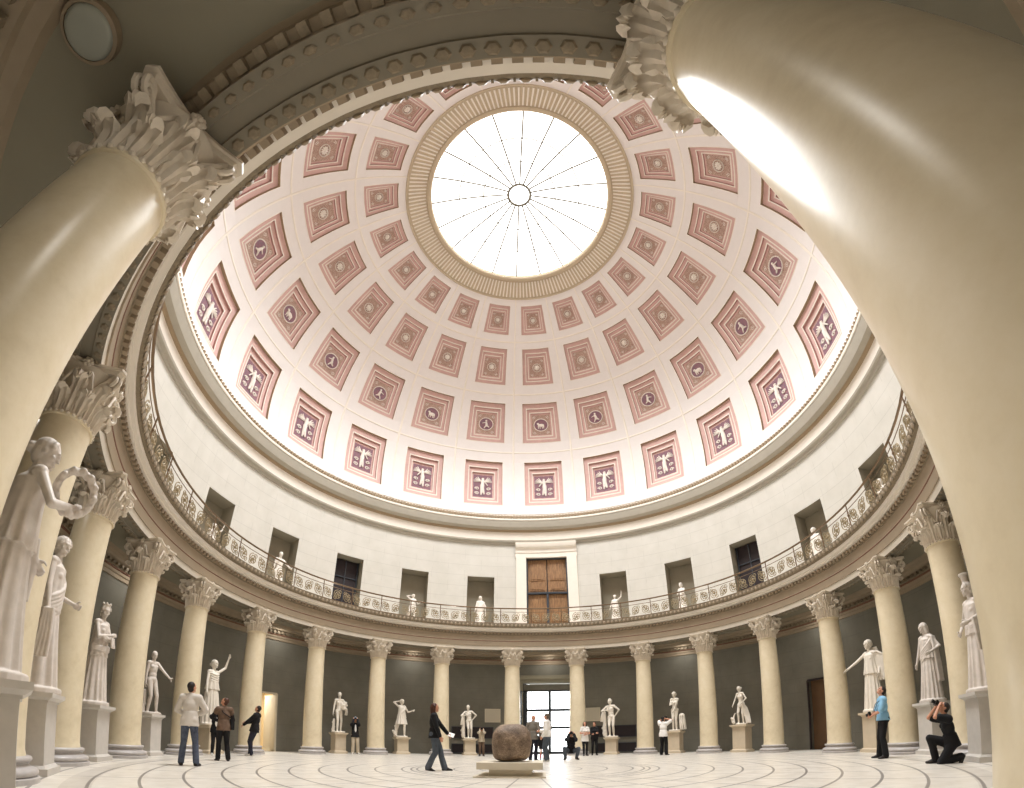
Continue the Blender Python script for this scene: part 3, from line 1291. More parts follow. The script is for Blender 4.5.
class Fig:
    """a posed figure 1.75 m tall facing +Y, its right hand towards +X"""

    def __init__(s, pel=(0, 0, .95), up=(0, 0, 1), tw=0, hip=0, face=(0, 1, 0), rh=(.27, .05, .84), lh=(-.27, .05, .84), re=(.4, -1, 0), le=(-.4, -1, 0), rf=(.11, 0, .08), lf=(-.11, 0, .08), rfy=12, lfy=-12, rk=(0, 1, 0), lk=(0, 1, 0), fem=False, sw=None, rtoe=0, ltoe=0):
        s.P = V(*pel)
        s.U = V(*up).normalized()
        X0 = V(math.cos(R(tw)), math.sin(R(tw)), 0)
        s.X = (X0 - s.U * X0.dot(s.U)).normalized()
        s.F = s.U.cross(s.X)
        s.M = Matrix((s.X, s.F, s.U)).transposed()
        s.fem = fem
        sw = sw or (.155 if fem else .18)
        s.N = s.P + s.U * .50
        s.f = V(*face).normalized()
        up_ = (s.U * .5 + V(0, 0, 1)).normalized()
        s.hu = (up_ - s.f * up_.dot(s.f)).normalized()
        s.hx = s.f.cross(s.hu)
        s.hM = Matrix((s.hx, s.f, s.hu)).transposed()
        s.H = s.N + up_ * .125 + s.hu * .045 + s.f * .02
        s.sh = {1: s.P + s.U * .45 + s.X * sw, -1: s.P + s.U * .45 - s.X * sw}
        s.el, s.wr, s.hip, s.kn, s.an = {}, {}, {}, {}, {}
        for q, h, e in ((1, rh, re), (-1, lh, le)):
            if h == 'cam':
                h = s.H + s.f * .13 + s.hx * q * .10 - s.hu * .05
            s.el[q], s.wr[q] = ik(s.sh[q], V(*h), .29, .26, e)
        hx = V(math.cos(R(tw * .3 + hip)), math.sin(R(tw * .3 + hip)), 0)
        for q, f_, kk in ((1, rf, rk), (-1, lf, lk)):
            s.hip[q] = s.P + hx * q * (.09 if fem else .085) - V(0, 0, .03)
            s.kn[q], s.an[q] = ik(s.hip[q], V(*f_), .435, .42, kk)
        s.fy = {1: rfy, -1: lfy}
        s.toe = {1: rtoe, -1: ltoe}

    def torso(s, mb, g=0.0, low=True, high=True):
        P, U, X, F, Mx = s.P, s.U, s.X, s.F, s.M
        w = (.118, .09) if s.fem else (.132, .097)
        if low:
            mb.ell(P, (.155 + g, .112 + g, .115 + g), Mx)
            for q in (-1, 1):
                mb.ell(s.hip[q] - F * .035 + V(0, 0, .02), (.085 + g, .085 + g, .09 + g), Mx)
        mb.ell(P + U * .13, (w[0] + g, w[1] + g, .14 + g), Mx)
        if high:
            mb.ell(P + U * .29, (.148 + g, .105 + g, .17 + g), Mx)
            mb.cone(s.sh[1] * .88 + s.sh[-1] * .12, .066 + g, s.sh[-1] * .88 + s.sh[1] * .12, .066 + g, mb and 10)
            mb.cone(P + U * .42, .085 + g, s.N - U * .01, .06 + g, 10)
            for q in (-1, 1):
                if s.fem:
                    mb.ell(P + U * .31 + F * (.075 + g) + X * q * .065, (.056 + g * .5, .055, .058), Mx)
                else:
                    mb.ell(P + U * .34 + F * (.05 + g) + X * q * .07, (.075, .055, .062), Mx)

    def arm(s, mb, q, g=0.0, upto=2.0):
        a, e, w = s.sh[q], s.el[q], s.wr[q]
        sc = .88 if s.fem else 1
        mb.ell(a, (.058 * sc + g,) * 3)
        if upto < 1:
            mb.cone(a, .05 * sc + g, a.lerp(e, upto), .047 * sc + g, 10)
            return
        mb.cone(a, .05 * sc + g, e, .04 * sc + g, 10)
        if upto > 1:
            t = min(upto - 1, 1)
            mb.cone(e, .042 * sc + g, e.lerp(w, t), (.042 - .014 * t) * sc + g, 10)

    def leg(s, mb, q, g=0.0, ankle=None, upto=2.0):
        h, k, a = s.hip[q], s.kn[q], s.an[q]
        mb.cone(h, .088 + g, k, .056 + g, 12)
        if upto <= 1:
            return
        back = (k - a).cross(s.X).normalized()
        mid = k.lerp(a, .32) - s.F * .012
        mb.cone(k, .054 + g, mid, .057 + g, 12)
        mb.cone(mid, .057 + g, a, (.037 + g) if ankle is None else ankle, 12)

    def foot(s, mb, q, g=0.0):
        a = s.an[q]
        y = R(s.fy[q])
        d = V(math.sin(y), math.cos(y), 0)
        d = (Matrix.Rotation(0, 3, 'Z') @ d)
        t = s.toe[q]
        fl = (d * math.cos(R(t)) - V(0, 0, 1) * math.sin(R(t))).normalized()
        dn = V(0, 0, -1) if t == 0 else (V(0, 0, -1) * math.cos(R(t)) - d * math.sin(R(t)))
        heel = a - fl * .035 + dn * .045
        ball = a + fl * .12 + dn * .055
        toe = a + fl * .185 + dn * .062
        mb.cone(a, .038 + g, heel, .034 + g, 8)
        mb.cone(a, .036 + g, ball, .028 + g, 8)
        mb.cone(heel, .03 + g, ball, .03 + g, 8)
        sd = d.cross(V(0, 0, 1))
        mb.cone(ball + sd * .015, .026 + g, toe + sd * .012, .018 + g, 8)
        mb.cone(ball - sd * .02, .024 + g, toe - sd * .02 - fl * .02, .016 + g, 8)

    def hand(s, mb, q, curl=.5, r=.0095):
        e, w = s.el[q], s.wr[q]
        d = (w - e).normalized()
        n = (s.P + s.U * .2 - w)
        n = (n - d * n.dot(d))
        n = n.normalized() if n.length > .01 else d.orthogonal().normalized()
        x = d.cross(n)
        Mx = Matrix((x, d, n)).transposed()
        mb.cone(w, .026, w + d * .03, .026, 8)
        mb.ell(w + d * .05, (.040, .052, .018), Mx)
        for j, (o, L) in enumerate(((-.029, .058), (-.010, .072), (.010, .076), (.029, .066))):
            b = w + d * .09 + x * o
            m_ = b + d * L * .5 * (1 - curl * .3) + n * L * .35 * curl
            t = m_ + d * L * .5 * (1 - curl) + n * L * .5 * curl
            mb.cone(b, r, m_, r * .95, 6)
            mb.cone(m_, r * .95, t, r * .8, 6)
        sd = 1 if (x.dot(s.f) > 0) else -1
        b = w + d * .03 + x * sd * .03
        m_ = b + x * sd * .03 + d * .028 + n * .012
        mb.cone(b, .013, m_, .011, 6)
        mb.cone(m_, .011, m_ + d * .03 + n * .012, .009, 6)

    def head(s, mb, hair=None):
        H, f, u, x, Mx = s.H, s.f, s.hu, s.hx, s.hM
        mb.cone(s.N - s.U * .04, .058 if not s.fem else .05, H - u * .05 - f * .01, .054 if not s.fem else .047, 10)
        mb.ell(H + u * .02, (.074, .094, .092), Mx)
        mb.ell(H + f * .022 - u * .045, (.057, .064, .072), Mx)
        mb.ell(H + f * .072 - u * .098, (.024, .02, .018), Mx)
        mb.cone(H + f * .088 + u * .008, .010, H + f * .103 - u * .026, .0125, 6)
        mb.cone(H + f * .09 + u * .022 + x * .034, .012, H + f * .09 + u * .022 - x * .034, .012, 6)
        mb.cone(H + f * .088 - u * .062 + x * .018, .0095, H + f * .088 - u * .062 - x * .018, .0095, 6)
        for q in (-1, 1):
            mb.ell(H + x * q * .076 - u * .012 - f * .008, (.010, .02, .03), Mx, nu=8, nv=6)
            mb.ell(H + f * .062 + x * q * .042 - u * .03, (.024, .022, .022), Mx, nu=8, nv=6)
        if hair:
            s.hair(mb, hair)

    def hair(s, mb, style='short'):
        H, f, u, x, Mx = s.H, s.f, s.hu, s.hx, s.hM
        mb.ell(H + u * .035 - f * .018, (.084, .096, .09), Mx)
        mb.ell(H - f * .045 - u * .02, (.074, .062, .085), Mx)
        if style == 'long':
            for q in (-1, 1):
                mb.cone(H + x * q * .065 + u * .03 - f * .01, .034, H + x * q * .075 - u * .12 - f * .03, .032, 8)
            mb.cone(H - f * .06, .07, H - f * .07 - u * .17, .055, 10)
        if style == 'bun':
            mb.ell(H - f * .12 + u * .0, (.045, .045, .045), Mx)
            for k in range(9):
                a = PI * k / 8
                mb.ell(H + x * .078 * math.cos(a) + u * (.03 + .06 * math.sin(a)) + f * .035, (.022, .025, .022), nu=8, nv=6)
        if style == 'curly':
            rg = random.Random(3)
            for k in range(46):
                a, b = rg.uniform(0, 2 * PI), rg.uniform(-.25, 1.5)
                p = V(math.cos(a) * math.cos(b) * .085, math.sin(a) * math.cos(b) * .097 - .02, math.sin(b) * .095 + .03)
                if p.y > .05 and p.z < .07:
                    continue
                mb.ell(H + Mx @ p, (.021, .021, .021), nu=6, nv=5)

    def full(s, mb, curl=.5, hair=None, hands=True):
        s.torso(mb)
        for q in (-1, 1):
            s.arm(mb, q)
            s.leg(mb, q)
            s.foot(mb, q)
            if hands:
                s.hand(mb, q, curl)
        s.head(mb, hair)


def loft(mb, rings, nf=0, n=72, ph=0.0):
    """rings: (centre, X, F, rx, ry, amplitude)"""
    rows = []
    for i, (c, X, F, rx, ry, am) in enumerate(rings):
        row = []
        for j in range(n):
            t = 2 * PI * j / n
            k = 1 + am * (math.cos(nf * t + ph) + .45 * math.cos((nf + 4) * t + 1.3)) if nf else 1
            row.append(c + X * (rx * k * math.cos(t)) + F * (ry * k * math.sin(t)))
        rows.append(row)
    o = len(mb.v)
    mb.grid(rows, closed_u=True)
    mb.f.append([o + j for j in range(n)][::-1])
    mb.m.append(0)
    mb.f.append([o + (len(rows) - 1) * n + j for j in range(n)])
    mb.m.append(0)


def skirt(s, mb, top=.12, hem=.04, w0=(.135, .10), w1=(.25, .21), nf=13, amp=.07, shift=(0, 0), bulge=.03):
    """pleated skirt hanging from the waist to height hem"""
    z1 = (s.P + s.U * top)
    rings = []
    Xh, Yh = V(1, 0, 0), V(0, 1, 0)
    for i in range(9):
        t = i / 8
        z = z1.z + (hem - z1.z) * t
        c = V(z1.x + shift[0] * t, z1.y + shift[1] * t, z)
        b = bulge * math.sin(min(t * 4, 1) * PI / 2)
        rings.append((c, Xh, Yh, w0[0] + (w1[0] - w0[0]) * t + b, w0[1] + (w1[1] - w0[1]) * t + b, amp * min(1, .25 + t)))
    loft(mb, rings, nf)


def overfold(s, mb, top=.40, bot=-.08, g=.02, fl=.05, nf=11, amp=.06):
    rings = []
    rings.append((s.P + s.U * (top + .075), s.X, s.F, .075, .062, 0))
    rings.append((s.P + s.U * (top + .045), s.X, s.F, .125, .09, 0))
    for i in range(7):
        t = i / 6
        h = top + (bot - top) * t
        w = .138 - .015 * math.sin(t * PI)
        rings.append((s.P + s.U * h, s.X, s.F, w + g + fl * t, .105 + g + fl * t * .8, amp * t))
    loft(mb, rings, nf)


def sash(s, mb, a0, h0, a1, h1, n=4, r=.022, gap=.04, g=.03, steps=12):
    """folds of cloth wound over the torso between two angles and heights (angle from the front, + to the figure's right)"""
    for j in range(n):
        pts = []
        for i in range(steps + 1):
            t = i / steps
            a = R(a0 + (a1 - a0) * t)
            h = h0 + (h1 - h0) * t - gap * j - .05 * math.sin(PI * t)
            rx = .15 + g
            ry = .115 + g
            pts.append(s.P + s.U * h + s.X * rx * math.sin(a) + s.F * ry * math.cos(a))
        mb.tube(pts, r, 6)


def falls(mb, pts, r=.02, n=3, d=(0.03, 0, 0)):
    """parallel hanging folds along a path"""
    for j in range(n):
        o = V(*d) * (j - (n - 1) / 2)
        mb.tube([V(*p) + o * (1 + .3 * i) for i, p in enumerate(pts)], r, 6)


def rock(mb, c, r, h):
    for i in range(5):
        a = i * 1.3
        mb.ell(V(c[0] + .05 * math.cos(a), c[1] + .05 * math.sin(a), c[2] + h * (i + .5) / 5), (r * (1 - .08 * i), r * (1 - .08 * i), h / 5 + .03), nu=8, nv=6)


def trunk(mb, p0, p1, r0=.08, r1=.06):
    p0, p1 = V(*p0), V(*p1)
    mb.cone(p0, r0, p1, r1, 9)
    for k in range(4):
        p = p0.lerp(p1, .2 + .2 * k)
        a = k * 2.1
        mb.ell(p + V(math.cos(a) * r0 * .8, math.sin(a) * r0 * .8, 0), (.035, .035, .05), nu=8, nv=6)


def statue_base(mb, w=.30, d=.26):
    mb.lathe([(.001, 0), (w, 0), (w * 1.0, .05), (w * .94, .065), (.001, .065)], 16, flip=True)


# ---- statue models: every one returns a remeshed marble figure 1.75 m high


def st_wreath(mb):
    s = Fig(fem=True, face=(.25, .9, -.15), rh=(.12, .32, 1.26), re=(.9, -.3, -1), lh=(-.3, .22, .95), le=(-.5, -1, 0), tw=8)
    s.full(mb, hair='bun')
    skirt(s, mb, w1=(.22, .2))
    overfold(s, mb)
    w = s.wr[1] + V(.03, -.03, .10)
    pts = [w + V(.02 * math.sin(t), .14 * math.cos(t), .16 * math.sin(t)) for t in [2 * PI * k / 24 for k in range(24)]]
    mb.tube(pts, .03, 7, closed=True)
    for i, p in enumerate(pts):
        mb.ell(p + V(.02 * (-1) ** i, 0, 0), (.038, .03, .03), nu=7, nv=5)
    falls(mb, [(-.28, .16, 1.1), (-.31, .18, .9), (-.31, .16, .62)], .028, 4, (0, .03, 0))


def st_draped(mb):
    s = Fig(fem=True, face=(.4, .9, -.1), rh=(.24, .12, .82), lh=(-.16, .24, 1.02), tw=5)
    s.full(mb, hair='bun')
    skirt(s, mb, w1=(.23, .21), nf=11, amp=.085)
    overfold(s, mb, fl=.04)
    sash(s, mb, -80, .43, 85, .02, 6, .022, .045)
    falls(mb, [(.25, .13, .86), (.27, .14, .6), (.28, .12, .35)], .024, 4, (.0, .03, 0))
    mb.ell(s.H - s.f * .03 + s.hu * .02, (.09, .1, .1), s.hM)


def st_crown(mb):
    s = Fig(fem=True, face=(.45, .9, -.15), rh=(-.03, .2, 1.2), re=(1, -.3, -.4), lh=(.1, .22, 1.12), le=(-1, -.2, -.4))
    s.full(mb, hair='bun')
    skirt(s, mb, w1=(.22, .2), nf=14)
    overfold(s, mb, bot=-.12, fl=.045)
    sash(s, mb, -95, .10, 95, .05, 3, .028, .03, .045)
    mb.lathe([(.001, .06), (.07, .06), (.078, .12), (.07, .125), (.001, .12)], 12, T=Matrix.Translation(s.H) @ s.hM.to_4x4(), flip=True)
    for k in range(6):
        a = PI * k / 3
        mb.ell(s.H + s.hM @ V(.072 * math.cos(a), .072 * math.sin(a), .13), (.022, .022, .026), nu=6, nv=5)
    falls(mb, [(-.02, .25, 1.15), (-.04, .27, .98)], .02, 3, (.035, 0, 0))


def st_youth(mb):
    s = Fig(up=(.02, -.02, 1), face=(.3, .9, -.2), rh=(.26, .0, .84), lh=(-.3, .42, .98), le=(-.4, -.7, -1), lf=(-.13, .1, .08), pel=(.02, 0, .945))
    s.full(mb, hair='short', curl=.8)
    w = s.wr[-1] + V(0, .08, 0)
    mb.cone(w - V(.05, 0, 0), .018, w + V(.08, 0, -.02), .014, 6)
    trunk(mb, (.18, -.12, .03), (.17, -.1, .62), .07, .055)


def st_raised(mb):
    s = Fig(fem=True, face=(-.2, .95, .05), lh=(-.42, .12, 1.82), le=(-1, 0, -.3), rh=(.3, .12, .86), re=(.6, -1, 0), tw=-4)
    s.full(mb, hair='bun')
    skirt(s, mb, w0=(.14, .11), w1=(.25, .22), nf=15, amp=.09)
    overfold(s, mb, bot=-.02, fl=.06, nf=9, amp=.09)
    sash(s, mb, -60, .42, 60, .42, 4, .02, .06, .02)


def st_bundle(mb):
    s = Fig(face=(.3, .95, 0), rh=(.3, .04, .86), lh=(-.1, .26, 1.18), le=(-1, 0, -.6), rf=(.12, .12, .08), lf=(-.1, -.02, .08))
    s.full(mb, hair='curly')
    for k in range(6):
        mb.ell(V(-.16 + .035 * math.sin(k), .2, 1.02 + .055 * k), (.15 - .01 * k, .09, .05), nu=10, nv=6)
    sash(s, mb, -80, .4, -25, .3, 4, .025, .05, .02)
    falls(mb, [(-.27, .16, 1.06), (-.3, .14, .9), (-.3, .1, .76)], .028, 4, (.03, .02, 0))
    trunk(mb, (.2, -.14, .03), (.18, -.12, .55))


def st_huntress(mb):
    s = Fig(fem=True, face=(-.5, .8, 0), rh=(.13, -.02, 1.62), re=(1, 0, .3), lh=(-.46, .22, 1.2), le=(-.3, -.3, -1), rf=(.24, -.22, .10), lf=(-.1, .16, .08), pel=(0, 0, .93))
    s.full(mb, hair='bun')
    skirt(s, mb, hem=.58, w1=(.235, .2), nf=10, amp=.1)
    overfold(s, mb, bot=-.05, fl=.05, amp=.09)
    sash(s, mb, -70, .44, 70, .1, 3, .02, .03)
    trunk(mb, (.26, -.1, .03), (.2, -.1, .62), .09, .06)
    for k in range(4):
        mb.ell(V(.32 + .03 * k, .05, .1 + .06 * k), (.06, .09, .05), nu=8, nv=6)


def st_satyr(mb):
    # right elbow resting on a tall trunk, left hand on the hip
    s = Fig(pel=(.01, 0, .93), up=(.1, 0, 1), tw=-4, face=(.35, .9, -.15), rh=(.2, .2, 1.2), re=(1, .1, -.6), lh=(-.2, -.06, 1.02), le=(-1, .15, -.2), rf=(.06, .1, .10), lf=(-.1, 0, .08), rfy=25)
    s.full(mb, hair='curly', curl=.7)
    trunk(mb, (.30, -.04, .12), (.33, .05, 1.1), .095, .08)
    trunk(mb, (.31, -.02, .12), (.36, .02, .5), .10, .06)
    sash(s, mb, 80, .42, 20, .40, 2, .02, .04, .005)
    falls(mb, [(.36, .12, 1.12), (.4, .14, .92), (.42, .12, .7)], .028, 3, (.03, .02, 0))


def st_venus(mb):
    s = Fig(fem=True, up=(-.03, .04, 1), face=(.4, .85, -.1), rh=(-.06, .2, 1.22), re=(1, -.1, -.7), lh=(-.02, .22, .9), le=(-1, .1, -.2), lf=(-.08, .06, .08), rf=(.08, .04, .08), pel=(.02, -.02, .94), rk=(-.3, 1, 0))
    s.full(mb, hair='bun', curl=.35)
    # vase with folded cloth beside the left leg
    mb.lathe([(.001, 0), (.09, 0), (.07, .06), (.12, .22), (.13, .33), (.07, .45), (.08, .5), (.001, .5)], 14, T=Matrix.Translation((-.33, .02, .05)), flip=True)
    for k in range(7):
        x = -.33 + .11 * math.cos(k * .9)
        y = .02 + .1 * math.sin(k * .9)
        mb.tube([V(-.33, .02, .72), V(x, y, .66), V(x * 1.08, y * 1.3, .3), V(x * 1.15, y * 1.5, .06)], .036, 6)
    mb.ell(V(-.33, .02, .68), (.13, .11, .08))


def st_dolphin(mb):
    s = Fig(fem=True, up=(.03, .06, 1), face=(.55, .7, -.45), rh=(.3, .22, .9), re=(.7, -.8, 0), lh=(-.16, .16, .98), le=(-1, -.3, 0), rf=(.1, .1, .1), lf=(-.1, 0, .08))
    s.full(mb, hair='bun')
    # cloth gathered at the left hip falling to the base
    for k in range(6):
        a = -.3 + .28 * k
        mb.tube([V(-.12, .08, .98), V(-.17 - .02 * k, .05 - .02 * k, .75), V(-.2 - .03 * k, .03 - .03 * k, .4), V(-.27 - .03 * k, .02 - .02 * k, .06)], .036, 6)
    sash(s, mb, -60, .06, 60, -.06, 3, .03, .04, .02)
    # dolphin with a small winged child
    mb.cone((.36, .1, .1), .07, (.4, .06, .3), .06)
    mb.cone((.4, .06, .3), .055, (.34, .04, .48), .03)
    mb.ell((.3, .04, .52), (.05, .02, .03))
    mb.ell((.47, .12, .3), (.05, .05, .055))
    mb.cone((.46, .1, .24), .045, (.44, .08, .12), .05)
    mb.cone((.44, .12, .22), .02, (.36, .16, .3), .016)


def st_cloak(mb):
    s = Fig(fem=True, face=(.35, .9, -.05), rh=(.52, .32, 1.06), re=(.2, -.4, -1), lh=(-.26, .08, .9), tw=-5)
    s.full(mb, hair='bun', curl=.2)
    skirt(s, mb, w1=(.23, .21), nf=14, amp=.085)
    overfold(s, mb, bot=-.05, fl=.06)
    for k in range(9):
        x = -.17 - .03 * k
        mb.tube([V(-.12 - .012 * k, -.05 + .01 * k, 1.42), V(x, .0, 1.3), V(x - .05, .0, 1.02), V(x * .9 - .02, .0, .72 + .05 * (k % 3))], .034, 6)
    mb.ell(s.H - s.f * .04 + s.hu * .03, (.092, .1, .105), s.hM)
    falls(mb, [(-.05, -.12, 1.55), (-.1, -.15, 1.3), (-.12, -.16, 1.0)], .035, 4, (.05, 0, 0))


def st_priest(mb):
    s = Fig(fem=True, face=(.35, .9, -.1), rh=(.28, .1, .84), re=(.5, -1, 0), lh=(-.24, .16, 1.05), le=(-.6, -1, 0))
    s.full(mb, hair='long')
    skirt(s, mb, w1=(.23, .21), nf=16, amp=.09)
    overfold(s, mb, bot=-.02, fl=.05)
    sash(s, mb, -80, .4, 75, .05, 5, .022, .05)
    for k in range(5):
        mb.tube([V(-.2, .02 * k - .05, 1.4), V(-.26, .03 * k - .05, 1.15), V(-.28, .03 * k - .06, .8), V(-.3, .03 * k - .06, .42)], .03, 6)


def st_kalathos(mb):
    s = Fig(fem=True, face=(.4, .9, -.05), rh=(.25, .12, .98), re=(.8, -.8, 0), lh=(-.2, .3, 1.05), le=(-.7, -.6, -.3))
    s.full(mb, hair='bun')
    skirt(s, mb, w1=(.225, .2), nf=15, amp=.09)
    overfold(s, mb, bot=-.06, fl=.055, amp=.08)
    sash(s, mb, -95, .12, 95, .12, 2, .02, .03, .03)
    mb.lathe([(.001, .08), (.055, .08), (.05, .13), (.06, .2), (.085, .24), (.08, .255), (.001, .25)], 14, T=Matrix.Translation(s.H) @ s.hM.to_4x4(), flip=True)
    falls(mb, [(-.24, .2, 1.1), (-.28, .2, .85), (-.28, .16, .6)], .026, 4, (0, .03, 0))


def make_statue(fn, H, voxel, mat_='marble', name='statue'):
    mb = MB()
    statue_base(mb)
    fn(mb)
    me = remesh(mb, name, mat_, voxel, 1, H / 1.75)
    for v in me.vertices:
        if v.co.z < .002:
            v.co.z = .002
    return me


def pedestal_mesh(h, w, m):
    mb = MB()
    mb.box((0, 0, .05), (w * 1.28, w * 1.28, .10))
    mb.box((0, 0, .12), (w * 1.16, w * 1.16, .04), taper=.92)
    mb.box((0, 0, .13 + (h - .27) / 2), (w, w, h - .25))
    mb.box((0, 0, h - .13), (w * 1.08, w * 1.08, .03))
    mb.box((0, 0, h - .095), (w * 1.12, w * 1.12, .05), taper=1.12)
    mb.box((0, 0, h - .04), (w * 1.32, w * 1.32, .07))
    return mb


def pedestal(pos, rot, h, w, label, m='pedestal', group=None):
    t = thing('statue_pedestal', label, 'pedestal', pos, rot, group)
    mb = MB()
    mb.box((0, 0, .05), (w * 1.26, w * 1.26, .10))
    mb.box((0, 0, .12), (w * 1.16, w * 1.16, .04), taper=.9)
    link('plinth', mb.mesh('plinth', m), t)
    mb = MB()
    mb.box((0, 0, .14 + (h - .27) / 2), (w, w, h - .27))
    link('dado', mb.mesh('dado', m), t)
    mb = MB()
    mb.box((0, 0, h - .115), (w * 1.06, w * 1.06, .03))
    mb.box((0, 0, h - .08), (w * 1.1, w * 1.1, .04), taper=1.16)
    mb.box((0, 0, h - .03), (w * 1.3, w * 1.3, .06))
    link('cornice', mb.mesh('cornice', m), t)


G1 = 'marble statues standing between the columns'
STAT = [
    # ang, r, foot height, H, turn, model, voxel, pedestal width, label
    (-161.5, 9.27, 1.02, 2.15, 10, st_wreath, .010, .62, 'tall draped goddess statue holding out a round wreath, leftmost, beside the huge near column', 'marble_grey'),
    (-143.5, 9.3, 1.13, 2.38, -5, st_draped, .011, .60, 'draped female statue with veiled head lifting her robe, second statue from the left edge', 'marble_grey'),
    (-126, 9.45, 1.15, 2.2, -8, st_crown, .011, .60, 'draped female statue with turreted crown and folded arms, third from the left edge', 'marble_grey'),
    (-109.5, 9.65, 1.14, 1.8, -10, st_youth, .011, .50, 'slim nude youth statue with bald-looking head and one forearm held forward', 'marble_grey'),
    (-92.5, 9.9, .97, 2.35, 0, st_raised, .012, .62, 'large draped statue raising her left arm, behind the visitors on the left', 'marble'),
    (-57.2, 10.15, .98, 1.92, 0, st_bundle, .012, .56, 'nude male statue with bundled cloth over his arm, beside the open side door', 'marble'),
    (-39.8, 10.25, .86, 2.0, 0, st_huntress, .012, .60, 'running huntress statue in a short tunic with one hand at her head', 'marble'),
    (-21.5, 10.0, .86, 1.8, 0, st_satyr, .012, .58, 'leaning satyr statue with elbow on a trunk, left of the glass doorway', 'marble'),
    (17.7, 9.7, .87, 2.02, 0, st_satyr, .012, .58, 'leaning satyr statue with hand on hip, right of the glass doorway', 'marble'),
    (35, 10.0, 1.08, 1.98, 0, st_venus, .012, .62, 'nude goddess statue with a cloth-covered vase at her side', 'marble'),
    (53, 10.05, 1.22, 1.75, 0, st_dolphin, .012, .66, 'stooping half-draped statue with a dolphin at her feet', 'marble'),
    (88, 9.9, 1.26, 2.36, 14, st_cloak, .012, .62, 'broad cloaked female statue stretching out one arm, behind the man in the blue shirt', 'marble'),
    (103, 9.75, 1.31, 2.1, 12, st_priest, .012, .62, 'long-haired robed statue with one arm hanging down, behind the kneeling photographer', 'marble_grey'),
    (119.5, 9.35, 1.28, 2.18, 16, st_kalathos, .012, .62, 'robed female statue carrying a basket on her head, rightmost by the near column', 'marble_grey'),
]
PLn = ['wreath-holding goddess at the left edge', 'veiled draped statue, second from the left edge', 'statue with the turreted crown', 'slim nude youth', 'statue raising her left arm',
       'nude statue with the cloth bundle', 'huntress in the short tunic', 'leaning satyr left of the doorway', 'leaning satyr right of the doorway', 'goddess with the vase',
       'stooping statue with the dolphin', 'cloaked statue stretching out one arm', 'long-haired robed statue behind the kneeling photographer', 'robed statue with a basket on her head']
PL = {(q[5], q[0]): n for q, n in zip(STAT, PLn)}
for ang, r, zf, H, turn, fn, vox, pw_, lab, mt in STAT:
    p = ringpos(r, ang)
    p.z = 0
    rot = face_centre(ang) + R(turn)
    pedestal(p, face_centre(ang), zf, pw_, 'square stone pedestal under the ' + PL[fn, ang], 'pedestal_pale' if mt == 'marble_grey' else 'pedestal', 'stone pedestals between the columns')
    me = make_statue(fn, H, vox * 1.75 / H * 1.0, mt)
    o = link('statue', me, None, (p.x, p.y, zf), rot)
    tag(o, lab, 'statue', G1)

# small statues in the gallery niches
print('lower statues done')
UP = [(-90, st_raised, 'small draped statue in the gallery niche above and left, fifth left of the wooden door', 1.7),
      (-72, st_youth, 'slender white statue in the gallery niche, fourth left of the wooden door', 1.95),
      (-36, st_huntress, 'small white statue with raised arm in the niche second left of the wooden door', 1.55),
      (-18, st_priest, 'small robed statue in the niche just left of the wooden gallery door', 1.75),
      (18, st_raised, 'small robed statue with lifted hand in the niche just right of the wooden gallery door', 1.6),
      (36, st_crown, 'small draped statue in the niche second right of the wooden gallery door', 1.65),
      (72, st_draped, 'small draped statue in the niche fourth right of the wooden gallery door', 1.95),
      (90, st_youth, 'small nude statue in the niche furthest right on the gallery', 2.0)]
UPM = {}
for ang, fn, lab, H in UP:
    p = ringpos(11.75, ang, 6.13)
    t = thing('gallery_plinth', 'low plinth in the gallery niche %s of the wooden door' % ('%s %s' % (ordn[round(abs(ang) / 18) - 1], 'left' if ang < 0 else 'right')), 'plinth', p, face_centre(ang), 'plinths in the gallery niches')
    mb = MB()
    mb.box((0, 0, .28), (.46, .46, .56))
    link('block', mb.mesh('block', 'pedestal'), t)
    mb = MB()
    mb.box((0, 0, .59), (.56, .56, .06))
    link('cap', mb.mesh('cap', 'pedestal'), t)
    if fn not in UPM:
        UPM[fn] = make_statue(fn, 1.0, .022, 'relief')
    o = link('niche_statue', UPM[fn], None, (p.x, p.y, p.z + .62), face_centre(ang))
    H *= 1.14
    o.scale = (H, H, H)
    tag(o, lab, 'statue', 'small statues in the gallery niches')

# ---------------------------------------------------------------- people
CAMERA = None


def hand_camera(pos, dir_, label):
    """small camera: body, lens"""
    t = thing('camera', label, 'camera', pos, 0, 'cameras held by visitors')
    t.rotation_euler = Vector(dir_).to_track_quat('Y', 'Z').to_euler()
    mb = MB()
    mb.box((0, 0, 0), (.14, .06, .085))
    mb.box((0, 0, .05), (.06, .055, .03), taper=.8)
    mb.cone((.05, 0, .045), .012, (.05, 0, .052), .01, 8)
    link('body', mb.mesh('body', 'camera'), t)
    mb = MB()
    T = Matrix.Rotation(R(-90), 4, 'X')
    mb.lathe([(.001, .03), (.034, .03), (.036, .07), (.04, .10), (.034, .102), (.001, .095)], 16, T=T, flip=True)
    link('lens', mb.mesh('lens', 'camera'), t)
    return t


